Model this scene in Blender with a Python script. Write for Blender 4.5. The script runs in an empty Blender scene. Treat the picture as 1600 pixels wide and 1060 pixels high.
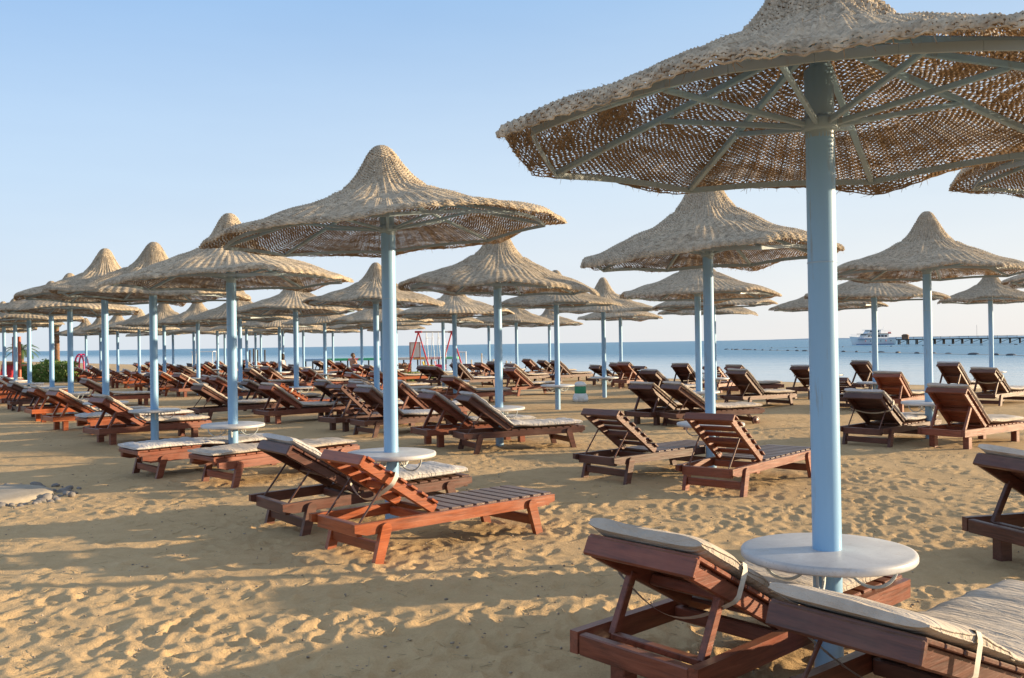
import bpy, bmesh, math, random
import numpy as np
from mathutils import Vector, Matrix
PI = math.pi
R = math.radians
random.seed(7)
scene = bpy.context.scene
col = scene.collection

# ------------------------------------------------------------------ helpers
class MB:
    """collects primitives, builds one mesh"""
    def __init__(s):
        s.v = []; s.f = []; s.sm = []; s.mi = []
        s.cur = 0
    def add(s, vs, fs, smooth=False):
        o = len(s.v)
        s.v += [tuple(p) for p in vs]
        for f in fs:
            s.f.append(tuple(i + o for i in f)); s.sm.append(smooth); s.mi.append(s.cur)
        return s
    def box(s, c, d, rot=None, ch=0.006):
        """chamfered box, centre c, full size d"""
        hx, hy, hz = d[0]/2, d[1]/2, d[2]/2
        ch = min(ch, hx*.45, hy*.45, hz*.45)
        vs = []; idx = {}
        for sx in (-1, 1):
            for sy in (-1, 1):
                for sz in (-1, 1):
                    for a in range(3):
                        p = [sx*(hx-ch), sy*(hy-ch), sz*(hz-ch)]
                        p[a] = (sx*hx, sy*hy, sz*hz)[a]
                        idx[(sx, sy, sz, a)] = len(vs); vs.append(Vector(p))
        fs = []
        for a in range(3):
            b, c2 = (a+1) % 3, (a+2) % 3
            for sg in (-1, 1):
                q = []
                for (i, j) in ((-1, -1), (1, -1), (1, 1), (-1, 1)):
                    k = [0, 0, 0]; k[a] = sg; k[b] = i; k[c2] = j
                    q.append(idx[(*k, a)])
                fs.append(q if sg > 0 else q[::-1])
            for i in (-1, 1):
                for j in (-1, 1):
                    k0 = [0, 0, 0]; k1 = [0, 0, 0]
                    k0[a] = -1; k1[a] = 1; k0[b] = k1[b] = i; k0[c2] = k1[c2] = j
                    q = [idx[(*k0, b)], idx[(*k1, b)], idx[(*k1, c2)], idx[(*k0, c2)]]
                    fs.append(q if i*j > 0 else q[::-1])
        for sx in (-1, 1):
            for sy in (-1, 1):
                for sz in (-1, 1):
                    q = [idx[(sx, sy, sz, a)] for a in range(3)]
                    fs.append(q if sx*sy*sz > 0 else q[::-1])
        M = (rot.to_4x4() if rot is not None else Matrix.Identity(4))
        M = Matrix.Translation(Vector(c)) @ M
        return s.add([M @ p for p in vs], fs)
    def bar(s, a, b, w, h, up=(0, 0, 1), ch=.004):
        """rectangular bar from a to b, w sideways, h along up"""
        a = Vector(a); b = Vector(b); x = (b-a); L = x.length; x.normalize()
        y = Vector(up).cross(x)
        if y.length < 1e-4: y = Vector((0, 1, 0)).cross(x)
        y.normalize(); z = x.cross(y)
        rot = Matrix((x, y, z)).transposed()
        return s.box((a+b)/2, (L, w, h), rot, ch)
    def tube(s, pts, r, n=8, cap=True, closed=False):
        pts = [Vector(p) for p in pts]; m = len(pts)
        rs = r if isinstance(r, (list, tuple)) else [r]*m
        vs = []; fs = []
        prev = None
        for i, p in enumerate(pts):
            if closed: t = pts[(i+1) % m]-pts[i-1]
            else: t = pts[min(i+1, m-1)]-pts[max(i-1, 0)]
            t.normalize()
            if prev is None:
                u = t.orthogonal().normalized()
            else:
                u = (prev-t*prev.dot(t)); u.normalize()
            prev = u; w = t.cross(u)
            for k in range(n):
                a = 2*PI*k/n
                vs.append(p+(u*math.cos(a)+w*math.sin(a))*rs[i])
        for i in range(m if closed else m-1):
            for k in range(n):
                a = i*n+k; b = i*n+(k+1) % n
                i2 = (i+1) % m
                c = i2*n+(k+1) % n; d = i2*n+k
                fs.append((a, b, c, d))
        s.add(vs, fs, True)
        if cap and not closed:
            s.add([vs[k] for k in range(n)], [tuple(range(n))[::-1]])
            s.add([vs[(m-1)*n+k] for k in range(n)], [tuple(range(n))])
        return s
    def lathe(s, prof, n=32, c=(0, 0, 0), smooth=True):
        vs = []; fs = []
        m = len(prof)
        for (r, z) in prof:
            for k in range(n):
                a = 2*PI*k/n
                vs.append((c[0]+r*math.cos(a), c[1]+r*math.sin(a), c[2]+z))
        for i in range(m-1):
            for k in range(n):
                fs.append((i*n+k, i*n+(k+1) % n, (i+1)*n+(k+1) % n, (i+1)*n+k))
        return s.add(vs, fs, smooth)
    def ball(s, c, r, n=10, m=7):
        sc = r if isinstance(r, (list, tuple)) else (r, r, r)
        vs = []; fs = []
        for i in range(m+1):
            ph = PI*i/m
            for k in range(n):
                a = 2*PI*k/n
                vs.append((c[0]+sc[0]*math.sin(ph)*math.cos(a), c[1]+sc[1]*math.sin(ph)*math.sin(a), c[2]-sc[2]*math.cos(ph)))
        for i in range(m):
            for k in range(n):
                fs.append((i*n+k, i*n+(k+1) % n, (i+1)*n+(k+1) % n, (i+1)*n+k))
        return s.add(vs, fs, True)
    def prism(s, poly, axis_len, M=None, smooth=False):
        """poly: (x,z) list counter-clockwise seen from -y; extruded along y by axis_len centred"""
        n = len(poly); vs = []
        for y in (-axis_len/2, axis_len/2):
            for (x, z) in poly: vs.append(Vector((x, y, z)))
        fs = [tuple(range(n)), tuple(range(2*n-1, n-1, -1))]
        for i in range(n):
            j = (i+1) % n
            fs.append((j, i, n+i, n+j))
        if M is not None: vs = [M @ p for p in vs]
        return s.add(vs, fs, smooth)
    def mesh(s, name, mats):
        me = bpy.data.meshes.new(name)
        me.from_pydata(s.v, [], s.f)
        me.polygons.foreach_set('use_smooth', s.sm)
        me.polygons.foreach_set('material_index', s.mi)
        for m in (mats if isinstance(mats, (list, tuple)) else [mats]): me.materials.append(m)
        me.update()
        return me

def link(name, me, parent=None, loc=None, rot=None):
    o = bpy.data.objects.new(name, me); col.objects.link(o)
    if parent is not None: o.parent = parent
    if loc is not None: o.location = loc
    if rot is not None: o.rotation_euler = rot
    return o
def tag(o, label, cat, group=None, kind=None):
    if label: o['label'] = label
    if cat: o['category'] = cat
    if group: o['group'] = group
    if kind: o['kind'] = kind
    return o
def thing(name, label, cat, loc=(0, 0, 0), rz=0, group=None):
    o = bpy.data.objects.new(name, None); col.objects.link(o)
    o.empty_display_size = .2
    o.location = loc; o.rotation_euler = (0, 0, rz)
    return tag(o, label, cat, group)

# ------------------------------------------------------------------ numpy noise
def _hash(ix, iy, seed):
    h = (ix*374761393 + iy*668265263 + seed*1442695041) & 0xffffffff
    h = ((h ^ (h >> 13))*1274126177) & 0xffffffff
    return ((h ^ (h >> 16)) & 0xffff)/65535.0
def vnoise(x, y, seed=0):
    x = np.asarray(x, dtype=np.float64); y = np.asarray(y, dtype=np.float64)
    ix = np.floor(x).astype(np.int64); iy = np.floor(y).astype(np.int64)
    fx = x-ix; fy = y-iy
    fx = fx*fx*fx*(fx*(fx*6-15)+10); fy = fy*fy*fy*(fy*(fy*6-15)+10)
    a = _hash(ix, iy, seed); b = _hash(ix+1, iy, seed); c = _hash(ix, iy+1, seed); d = _hash(ix+1, iy+1, seed)
    return (a+(b-a)*fx)+((c+(d-c)*fx)-(a+(b-a)*fx))*fy - .5

# ------------------------------------------------------------------ materials
def newmat(name):
    m = bpy.data.materials.new(name); m.use_nodes = True
    nt = m.node_tree
    return m, nt, nt.nodes['Principled BSDF'], nt.nodes.new, nt.links.new
def ramp(nt, stops):
    r = nt.nodes.new('ShaderNodeValToRGB')
    e = r.color_ramp.elements
    while len(e) < len(stops): e.new(.5)
    for x, (p, c) in zip(e, stops):
        x.position = p; x.color = (*c, 1) if len(c) == 3 else c
    return r
def noise(nt, scale, detail=4, rough=.55, vec=None, dist=0):
    n = nt.nodes.new('ShaderNodeTexNoise'); n.inputs['Scale'].default_value = scale
    n.inputs['Detail'].default_value = detail; n.inputs['Roughness'].default_value = rough
    n.inputs['Distortion'].default_value = dist
    if vec is not None: nt.links.new(vec, n.inputs['Vector'])
    return n
def mapping(nt, vec, scale):
    m = nt.nodes.new('ShaderNodeMapping'); m.inputs['Scale'].default_value = scale
    nt.links.new(vec, m.inputs['Vector']); return m.outputs[0]
def mixc(nt, fac, a, b, mode='MIX'):
    m = nt.nodes.new('ShaderNodeMix'); m.data_type = 'RGBA'; m.blend_type = mode
    for sock, val in ((m.inputs[0], fac), (m.inputs[6], a), (m.inputs[7], b)):
        if isinstance(val, (int, float)): sock.default_value = val
        elif isinstance(val, tuple): sock.default_value = (*val, 1) if len(val) == 3 else val
        else: nt.links.new(val, sock)
    return m.outputs[2]
def math_n(nt, op, a, b=None, clamp=False):
    m = nt.nodes.new('ShaderNodeMath'); m.operation = op; m.use_clamp = clamp
    for i, val in enumerate((a, b)):
        if val is None: continue
        if isinstance(val, (int, float)): m.inputs[i].default_value = val
        else: nt.links.new(val, m.inputs[i])
    return m.outputs[0]
def bump(nt, bsdf, h, strength=.3, dist=.01):
    b = nt.nodes.new('ShaderNodeBump'); b.inputs['Strength'].default_value = strength
    b.inputs['Distance'].default_value = dist
    nt.links.new(h, b.inputs['Height']); nt.links.new(b.outputs[0], bsdf.inputs['Normal'])
    return b
def texco(nt, which='Object'):
    return nt.nodes.new('ShaderNodeTexCoord').outputs[which]
def objrand(nt):
    return nt.nodes.new('ShaderNodeObjectInfo').outputs['Random']

def simple(name, c, rough=.6, metal=0, var=.15, scale=6, bmp=.1, spec=.5):
    m, nt, b, N, L = newmat(name)
    co = texco(nt)
    n = noise(nt, scale, 5, .6, co)
    dark = tuple(x*(1-var) for x in c); lite = tuple(min(1, x*(1+var)) for x in c)
    rp = ramp(nt, [(.3, dark), (.7, lite)])
    L(n.outputs[0], rp.inputs[0]); L(rp.outputs[0], b.inputs['Base Color'])
    b.inputs['Roughness'].default_value = rough; b.inputs['Metallic'].default_value = metal
    b.inputs['Specular IOR Level'].default_value = spec
    if bmp: bump(nt, b, noise(nt, scale*8, 4, .6, co).outputs[0], bmp, .01)
    return m

def wood(name, dark, mid, lite, worn=.35, rough=.42, gm=(2.2, 22, 26)):
    m, nt, b, N, L = newmat(name)
    co = texco(nt); rnd = objrand(nt)
    add = N('ShaderNodeVectorMath'); add.operation = 'ADD'
    cmb = N('ShaderNodeCombineXYZ'); L(math_n(nt, 'MULTIPLY', rnd, 17.0), cmb.inputs[1]); L(math_n(nt, 'MULTIPLY', rnd, 9.0), cmb.inputs[0])
    L(co, add.inputs[0]); L(cmb.outputs[0], add.inputs[1])
    gv = mapping(nt, add.outputs[0], gm)
    g = noise(nt, 1.6, 6, .62, gv, .6)
    rp = ramp(nt, [(.25, dark), (.5, mid), (.78, lite)])
    L(g.outputs[0], rp.inputs[0])
    # big patches of fading and dirt
    p = noise(nt, 3.2, 5, .6, add.outputs[0])
    pr = ramp(nt, [(.45, (0, 0, 0)), (.75, (1, 1, 1))]); L(p.outputs[0], pr.inputs[0])
    faded = tuple(.45*x+.55*y for x, y in zip(lite, (.36, .26, .2)))
    c1 = mixc(nt, math_n(nt, 'MULTIPLY', pr.outputs[0], worn), rp.outputs[0], faded)
    # sandy dust on faces that look up
    geo = N('ShaderNodeNewGeometry'); sep = N('ShaderNodeSeparateXYZ'); L(geo.outputs['Normal'], sep.inputs[0])
    up = math_n(nt, 'MULTIPLY', math_n(nt, 'POWER', math_n(nt, 'MAXIMUM', sep.outputs[2], 0.0), 3.0), .3)
    dn = noise(nt, 14, 4, .7, co)
    c2 = mixc(nt, math_n(nt, 'MULTIPLY', up, dn.outputs[0]), c1, (.42, .32, .22))
    # individual brightness
    hsv = N('ShaderNodeHueSaturation'); L(c2, hsv.inputs['Color'])
    mr = N('ShaderNodeMapRange'); mr.inputs[3].default_value = .72; mr.inputs[4].default_value = 1.3
    L(rnd, mr.inputs[0]); L(mr.outputs[0], hsv.inputs['Value'])
    L(hsv.outputs[0], b.inputs['Base Color'])
    rr = N('ShaderNodeMapRange'); rr.inputs[3].default_value = rough-.1; rr.inputs[4].default_value = rough+.3
    L(p.outputs[0], rr.inputs[0]); L(rr.outputs[0], b.inputs['Roughness'])
    bump(nt, b, g.outputs[0], .35, .006)
    return m
W = {
 'dark': wood('wood_dark_brown', (.035, .012, .009), (.09, .030, .020), (.15, .052, .034), .2, .34),
 'red': wood('wood_red_brown', (.07, .017, .009), (.18, .047, .024), (.275, .08, .042), .2, .34),
 'orange': wood('wood_sunlit_orange_varnish', (.11, .023, .008), (.27, .062, .018), (.38, .105, .034), .12, .28),  # varnish of the sunlit loungers, low sun's warmth mixed into its orange
}
WY = {
 'dark': wood('cross_wood_dark_brown', (.035, .012, .009), (.09, .030, .020), (.15, .052, .034), .2, .34, gm=(22, 2.2, 26)),
 'red': wood('cross_wood_red_brown', (.07, .017, .009), (.18, .047, .024), (.275, .08, .042), .2, .34, gm=(22, 2.2, 26)),
 'orange': wood('cross_wood_sunlit_orange_varnish', (.11, .023, .008), (.27, .062, .018), (.38, .105, .034), .12, .28, gm=(22, 2.2, 26)),  # same orange with sunlight in the colour, grain across
}
SLAT = wood('wood_sky_sheen_slats', (.06, .035, .03), (.12, .072, .06), (.19, .12, .10), .3, .3, gm=(22, 2.2, 26))  # brown bare slats, grey sheen of the sky put into the colour
def fabric(name, a, c):
    m, nt, b, N, L = newmat(name)
    co = texco(nt); rnd = objrand(nt)
    n = noise(nt, 5, 6, .65, co)
    rp = ramp(nt, [(.3, a), (.65, c)]); L(n.outputs[0], rp.inputs[0])
    st = noise(nt, 1.7, 4, .6, co); sr = ramp(nt, [(.5, (0, 0, 0)), (.72, (1, 1, 1))]); L(st.outputs[0], sr.inputs[0])
    c1 = mixc(nt, math_n(nt, 'MULTIPLY', sr.outputs[0], .35), rp.outputs[0], tuple(x*.62 for x in a))
    hsv = N('ShaderNodeHueSaturation'); L(c1, hsv.inputs['Color'])
    mr = N('ShaderNodeMapRange'); mr.inputs[3].default_value = .85; mr.inputs[4].default_value = 1.12
    L(rnd, mr.inputs[0]); L(mr.outputs[0], hsv.inputs['Value']); L(hsv.outputs[0], b.inputs['Base Color'])
    b.inputs['Roughness'].default_value = .85; b.inputs['Specular IOR Level'].default_value = .25
    wv = noise(nt, 9, 3, .5, mapping(nt, co, (2.4, .55, 1)), 1.4)
    fine = noise(nt, 160, 2, .5, co)
    h = math_n(nt, 'ADD', wv.outputs[0], math_n(nt, 'MULTIPLY', fine.outputs[0], .12))
    bump(nt, b, h, .7, .03)
    return m
CREAM = fabric('mattress_cream_canvas', (.46, .395, .33), (.61, .535, .455))
GREY = fabric('mattress_grey_canvas', (.46, .44, .43), (.62, .59, .57))
STRAP = simple('strap_cotton_webbing', (.58, .54, .47), .9, 0, .15, 20, .2)

def paint(name, c, rust=.12):
    m, nt, b, N, L = newmat(name)
    co = texco(nt); rnd = objrand(nt)
    n = noise(nt, 2.2, 5, .6, mapping(nt, co, (1, 1, .35)))
    rp = ramp(nt, [(.3, tuple(x*.86 for x in c)), (.7, tuple(min(1, x*1.1) for x in c))]); L(n.outputs[0], rp.inputs[0])
    s = noise(nt, 16, 6, .7, mapping(nt, co, (1, 1, .22)))
    sr = ramp(nt, [(.60, (0, 0, 0)), (.68, (1, 1, 1))]); L(s.outputs[0], sr.inputs[0])
    c1 = mixc(nt, math_n(nt, 'MULTIPLY', sr.outputs[0], rust), rp.outputs[0], (.23, .21, .18))
    s2 = noise(nt, 7, 6, .72, mapping(nt, co, (1, 1, .12)))
    sr2 = ramp(nt, [(.66, (0, 0, 0)), (.74, (1, 1, 1))]); L(s2.outputs[0], sr2.inputs[0])
    c1 = mixc(nt, math_n(nt, 'MULTIPLY', sr2.outputs[0], .38), c1, (.24, .15, .09))
    # sand dust at the foot
    sep = N('ShaderNodeSeparateXYZ'); L(co, sep.inputs[0])
    d = N('ShaderNodeMapRange'); d.inputs[1].default_value = .32; d.inputs[2].default_value = 0.02
    L(math_n(nt, 'ADD', sep.outputs[2], math_n(nt, 'MULTIPLY', n.outputs[0], .25)), d.inputs[0])
    c2 = mixc(nt, math_n(nt, 'MULTIPLY', d.outputs[0], .4), c1, (.40, .31, .2))
    L(c2, b.inputs['Base Color'])
    b.inputs['Roughness'].default_value = .38; b.inputs['Specular IOR Level'].default_value = .45
    bump(nt, b, n.outputs[0], .08, .02)
    return m
POLE = paint('pole_pale_blue_paint', (.255, .47, .71), .5)
FRAME = paint('frame_blue_grey_paint', (.25, .40, .52), .5)

def straw(name):
    m, nt, b, N, L = newmat(name)
    co = texco(nt); rnd = objrand(nt)
    # streaks that follow the weave: polar coordinates of the canopy
    sep = N('ShaderNodeSeparateXYZ'); L(co, sep.inputs[0])
    ang = math_n(nt, 'ARCTAN2', sep.outputs[1], sep.outputs[0])
    rad = math_n(nt, 'SQRT', math_n(nt, 'ADD', math_n(nt, 'MULTIPLY', sep.outputs[0], sep.outputs[0]), math_n(nt, 'MULTIPLY', sep.outputs[1], sep.outputs[1])))
    cmb = N('ShaderNodeCombineXYZ')
    L(math_n(nt, 'MULTIPLY', ang, 14.0), cmb.inputs[0]); L(math_n(nt, 'MULTIPLY', rad, 48.0), cmb.inputs[1]); L(math_n(nt, 'MULTIPLY', rnd, 31.0), cmb.inputs[2])
    n = noise(nt, 1.0, 5, .7, cmb.outputs[0], .4)
    big = noise(nt, 3.5, 4, .6, co)
    cm2 = N('ShaderNodeCombineXYZ')
    L(math_n(nt, 'MULTIPLY', ang, 13.0), cm2.inputs[0]); L(math_n(nt, 'ADD', math_n(nt, 'MULTIPLY', rad, 11.0), math_n(nt, 'MULTIPLY', ang, 3.0)), cm2.inputs[1]); L(math_n(nt, 'MULTIPLY', rnd, 17.0), cm2.inputs[2])
    tuft = noise(nt, 1.5, 3, .6, cm2.outputs[0], .3)
    tr_ = ramp(nt, [(.33, (.50, .49, .48)), (.52, (.92, .92, .92)), (.7, (1.12, 1.11, 1.09))]); L(tuft.outputs[0], tr_.inputs[0])
    out = ramp(nt, [(.28, (.25, .195, .14)), (.45, (.57, .465, .335)), (.62, (.73, .62, .465)), (.8, (.81, .71, .56))])
    L(n.outputs[0], out.inputs[0])
    o2 = mixc(nt, math_n(nt, 'MULTIPLY', big.outputs[0], .45), out.outputs[0], (.45, .39, .32))
    o2 = mixc(nt, .85, o2, tr_.outputs[0], 'MULTIPLY')
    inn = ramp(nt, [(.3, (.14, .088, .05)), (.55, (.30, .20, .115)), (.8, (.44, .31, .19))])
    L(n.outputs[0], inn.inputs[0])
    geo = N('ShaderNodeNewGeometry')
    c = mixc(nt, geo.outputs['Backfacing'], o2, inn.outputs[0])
    hsv = N('ShaderNodeHueSaturation'); L(c, hsv.inputs['Color'])
    mr = N('ShaderNodeMapRange'); mr.inputs[3].default_value = .82; mr.inputs[4].default_value = 1.12
    L(rnd, mr.inputs[0]); L(mr.outputs[0], hsv.inputs['Value'])
    L(hsv.outputs[0], b.inputs['Base Color'])
    b.inputs['Roughness'].default_value = .85; b.inputs['Specular IOR Level'].default_value = .2
    tr = N('ShaderNodeBsdfTranslucent'); L(hsv.outputs[0], tr.inputs[0])
    mx = N('ShaderNodeMixShader'); mx.inputs[0].default_value = .22
    L(b.outputs[0], mx.inputs[1]); L(tr.outputs[0], mx.inputs[2])
    L(mx.outputs[0], nt.nodes['Material Output'].inputs[0])
    bump(nt, b, n.outputs[0], .5, .008)
    return m
STRAW = straw('straw_weave')

def marble():
    m, nt, b, N, L = newmat('table_white_stone')
    co = texco(nt)
    n = noise(nt, 4, 6, .65, co, .5)
    rp = ramp(nt, [(.3, (.46, .45, .45)), (.7, (.66, .65, .64))]); L(n.outputs[0], rp.inputs[0])
    v = noise(nt, 90, 2, .5, co); vr = ramp(nt, [(.62, (0, 0, 0)), (.7, (1, 1, 1))]); L(v.outputs[0], vr.inputs[0])
    c1 = mixc(nt, math_n(nt, 'MULTIPLY', vr.outputs[0], .35), rp.outputs[0], (.3, .27, .24))
    s = noise(nt, 9, 5, .7, co); sr = ramp(nt, [(.6, (0, 0, 0)), (.75, (1, 1, 1))]); L(s.outputs[0], sr.inputs[0])
    c2 = mixc(nt, math_n(nt, 'MULTIPLY', sr.outputs[0], .55), c1, (.42, .34, .26))
    L(c2, b.inputs['Base Color']); b.inputs['Roughness'].default_value = .42
    return m
TABLE = marble()
IRON = simple('bracket_white_iron', (.55, .6, .62), .5, 0, .2, 12)

def sandmat():
    m, nt, b, N, L = newmat('beach_sand')
    co = texco(nt)
    big = noise(nt, .55, 5, .6, co)
    med = noise(nt, 5, 5, .65, co)
    fine = noise(nt, 90, 4, .75, co)
    rp = ramp(nt, [(.28, (.40, .27, .138)), (.55, (.56, .39, .21)), (.8, (.69, .505, .30))])
    s = math_n(nt, 'ADD', math_n(nt, 'MULTIPLY', big.outputs[0], .35), math_n(nt, 'ADD', math_n(nt, 'MULTIPLY', med.outputs[0], .3), math_n(nt, 'MULTIPLY', fine.outputs[0], .35)))
    L(s, rp.inputs[0])
    # dark grains and crumbs
    g = noise(nt, 240, 2, .6, co); gr = ramp(nt, [(.66, (0, 0, 0)), (.72, (1, 1, 1))]); L(g.outputs[0], gr.inputs[0])
    c1 = mixc(nt, math_n(nt, 'MULTIPLY', gr.outputs[0], .45), rp.outputs[0], (.16, .105, .06))
    # wet strip along the water
    dot = N('ShaderNodeVectorMath'); dot.operation = 'DOT_PRODUCT'
    L(co, dot.inputs[0]); dot.inputs[1].default_value = (.775, .632, 0)
    mr = N('ShaderNodeMapRange'); mr.inputs[1].default_value = 30.5; mr.inputs[2].default_value = 34.5
    L(dot.outputs['Value'], mr.inputs[0])
    c2 = mixc(nt, math_n(nt, 'MULTIPLY', mr.outputs[0], .55), c1, (.2, .15, .1))
    L(c2, b.inputs['Base Color'])
    b.inputs['Roughness'].default_value = .95; b.inputs['Specular IOR Level'].default_value = .15
    lump = noise(nt, 22, 6, .7, co)
    grit = noise(nt, 55, 5, .75, co)
    h = math_n(nt, 'ADD', math_n(nt, 'ADD', lump.outputs[0], math_n(nt, 'MULTIPLY', grit.outputs[0], .6)), math_n(nt, 'MULTIPLY', fine.outputs[0], .35))
    bump(nt, b, h, .8, .015)
    return m
SAND = sandmat()

def seamat():
    m, nt, b, N, L = newmat('sea_water')
    co = texco(nt)
    dot = N('ShaderNodeVectorMath'); dot.operation = 'DOT_PRODUCT'
    L(co, dot.inputs[0]); dot.inputs[1].default_value = (.775, .632, 0)
    mr = N('ShaderNodeMapRange'); mr.inputs[1].default_value = 34; mr.inputs[2].default_value = 110
    mr.interpolation_type = 'SMOOTHSTEP'
    L(dot.outputs['Value'], mr.inputs[0])
    band = noise(nt, .02, 4, .6, mapping(nt, co, (.35, 1.6, 1)))
    deep = mixc(nt, band.outputs[0], (.022, .15, .25), (.048, .215, .33))
    c = mixc(nt, mr.outputs[0], (.24, .36, .42), deep)
    L(c, b.inputs['Base Color'])
    rg = N('ShaderNodeMapRange'); rg.inputs[3].default_value = .12; rg.inputs[4].default_value = .3
    L(mr.outputs[0], rg.inputs[0]); L(rg.outputs[0], b.inputs['Roughness'])
    b.inputs['IOR'].default_value = 1.33; b.inputs['Specular IOR Level'].default_value = .38
    w1 = noise(nt, .9, 4, .6, mapping(nt, co, (.5, 1.3, 1)))
    w2 = noise(nt, .12, 3, .5, mapping(nt, co, (.5, 1.4, 1)))
    h = math_n(nt, 'ADD', math_n(nt, 'MULTIPLY', w1.outputs[0], .35), w2.outputs[0])
    bp = bump(nt, b, h, 1, 1)
    st = N('ShaderNodeMapRange'); st.inputs[3].default_value = .12; st.inputs[4].default_value = .95
    L(mr.outputs[0], st.inputs[0]); L(st.outputs[0], bp.inputs['Strength'])
    return m
SEA = seamat()

# ------------------------------------------------------------------ camera, sun, sky
FPX = 1400/1600
cam = bpy.data.cameras.new('Camera'); camo = bpy.data.objects.new('Camera', cam); col.objects.link(camo)
cam.sensor_width = 36; cam.lens = 36*FPX; cam.clip_end = 60000; cam.clip_start = .05
camo.matrix_world = Matrix.Translation((0, 0, 1.6)) @ Matrix.Rotation(R(90.31), 4, 'X') @ Matrix.Rotation(-.0155, 4, 'Z')
scene.camera = camo
SUN_AZ, SUN_EL = 84.0, 9.2
sd = Vector((math.sin(R(SUN_AZ))*math.cos(R(SUN_EL)), math.cos(R(SUN_AZ))*math.cos(R(SUN_EL)), math.sin(R(SUN_EL))))
sun = bpy.data.lights.new('Sun', 'SUN'); suno = bpy.data.objects.new('Sun', sun); col.objects.link(suno)
sun.energy = 9.8; sun.angle = R(.53); sun.color = (1, .77, .48)
suno.rotation_euler = sd.to_track_quat('Z', 'Y').to_euler()
world = bpy.data.worlds.new('World'); scene.world = world; world.use_nodes = True
wn = world.node_tree
sky = wn.nodes.new('ShaderNodeTexSky'); sky.sky_type = 'NISHITA'; sky.sun_disc = False
sky.sun_elevation = R(SUN_EL); sky.sun_rotation = R(SUN_AZ)
sky.air_density = 1.0; sky.dust_density = .8; sky.ozone_density = 1.6; sky.altitude = 0
# morning haze over the sea: a pale band near the horizon, brighter towards the sun
wtc = wn.nodes.new('ShaderNodeTexCoord'); wsep = wn.nodes.new('ShaderNodeSeparateXYZ')
wn.links.new(wtc.outputs['Generated'], wsep.inputs[0])
hz = ramp(wn, [(0.0, (5.8, 5.98, 6.2)), (.06, (5.6, 6.02, 6.5)), (.17, (4.65, 5.65, 6.75)), (.36, (2.65, 4.15, 6.3)), (.6, (3.6, 4.7, 6.3)), (1.0, (4.2, 5.0, 6.4))])  # upper sky above the view is raised to add fill light
wn.links.new(wsep.outputs[2], hz.inputs[0])
wdot = wn.nodes.new('ShaderNodeVectorMath'); wdot.operation = 'DOT_PRODUCT'
wn.links.new(wtc.outputs['Generated'], wdot.inputs[0]); wdot.inputs[1].default_value = sd
wmr = wn.nodes.new('ShaderNodeMapRange'); wmr.inputs[1].default_value = -.4; wmr.inputs[2].default_value = .8
wn.links.new(wdot.outputs['Value'], wmr.inputs[0])
warm = mixc(wn, wmr.outputs[0], (.88, .94, 1.0), (1.15, 1.06, .97))
wnz = noise(wn, 2.2, 4, .55, mapping(wn, wtc.outputs['Generated'], (1, 1, 5)))
wnr = ramp(wn, [(.3, (.965, .97, .98)), (.7, (1.035, 1.03, 1.02))]); wn.links.new(wnz.outputs[0], wnr.inputs[0])
haze = mixc(wn, 1.0, mixc(wn, 1.0, hz.outputs[0], wnr.outputs[0], 'MULTIPLY'), warm, 'MULTIPLY')
tot = mixc(wn, .9, sky.outputs[0], haze)
wn.links.new(tot, wn.nodes['Background'].inputs[0])
wn.nodes['Background'].inputs[1].default_value = .15
scene.view_settings.view_transform = 'Standard'; scene.view_settings.look = 'None'
scene.view_settings.exposure = 0
scene.render.engine = 'CYCLES'

# ------------------------------------------------------------------ ground and sea
SEAZ = -.28
SH0 = 34.9              # shoreline at dot(p, seaward normal) = SH0
def ground_macro(x, y):
    q = x*.775+y*.632 - SH0
    q = q + 1.2*vnoise(x*.06, y*.06, 91)
    return np.where(q < -7, 0.0, np.where(q < 22, -(q+7)*.04, -1.16))
rng = np.random.default_rng(5)
def ground_z(x, y):
    """the full relief of the sand"""
    r = np.hypot(x, y)
    near = np.clip((60-r)/40, 0, 1)
    z = ground_macro(x, y)
    patch = np.clip(.55+1.5*vnoise(x*.33, y*.33, 3), .15, 1.25)      # trampled and smoother areas
    z = z + .05*vnoise(x*.4, y*.4, 1)*np.minimum(near+.2, 1)
    z = z + near*(.018*vnoise(x*1.5, y*1.5, 2) + patch*(.0055*vnoise(x*3.9+vnoise(x*2, y*2, 8)*1.2, y*3.9, 4)
        + .0045*vnoise(x*8.3, y*8.3+vnoise(x*5, y*5, 9)*1.2, 5) +  .0072*vnoise(x*18, y*18, 6) + .0056*vnoise(x*40, y*40, 7) + .0022*vnoise(x*85, y*85, 12)))
    return z
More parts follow.
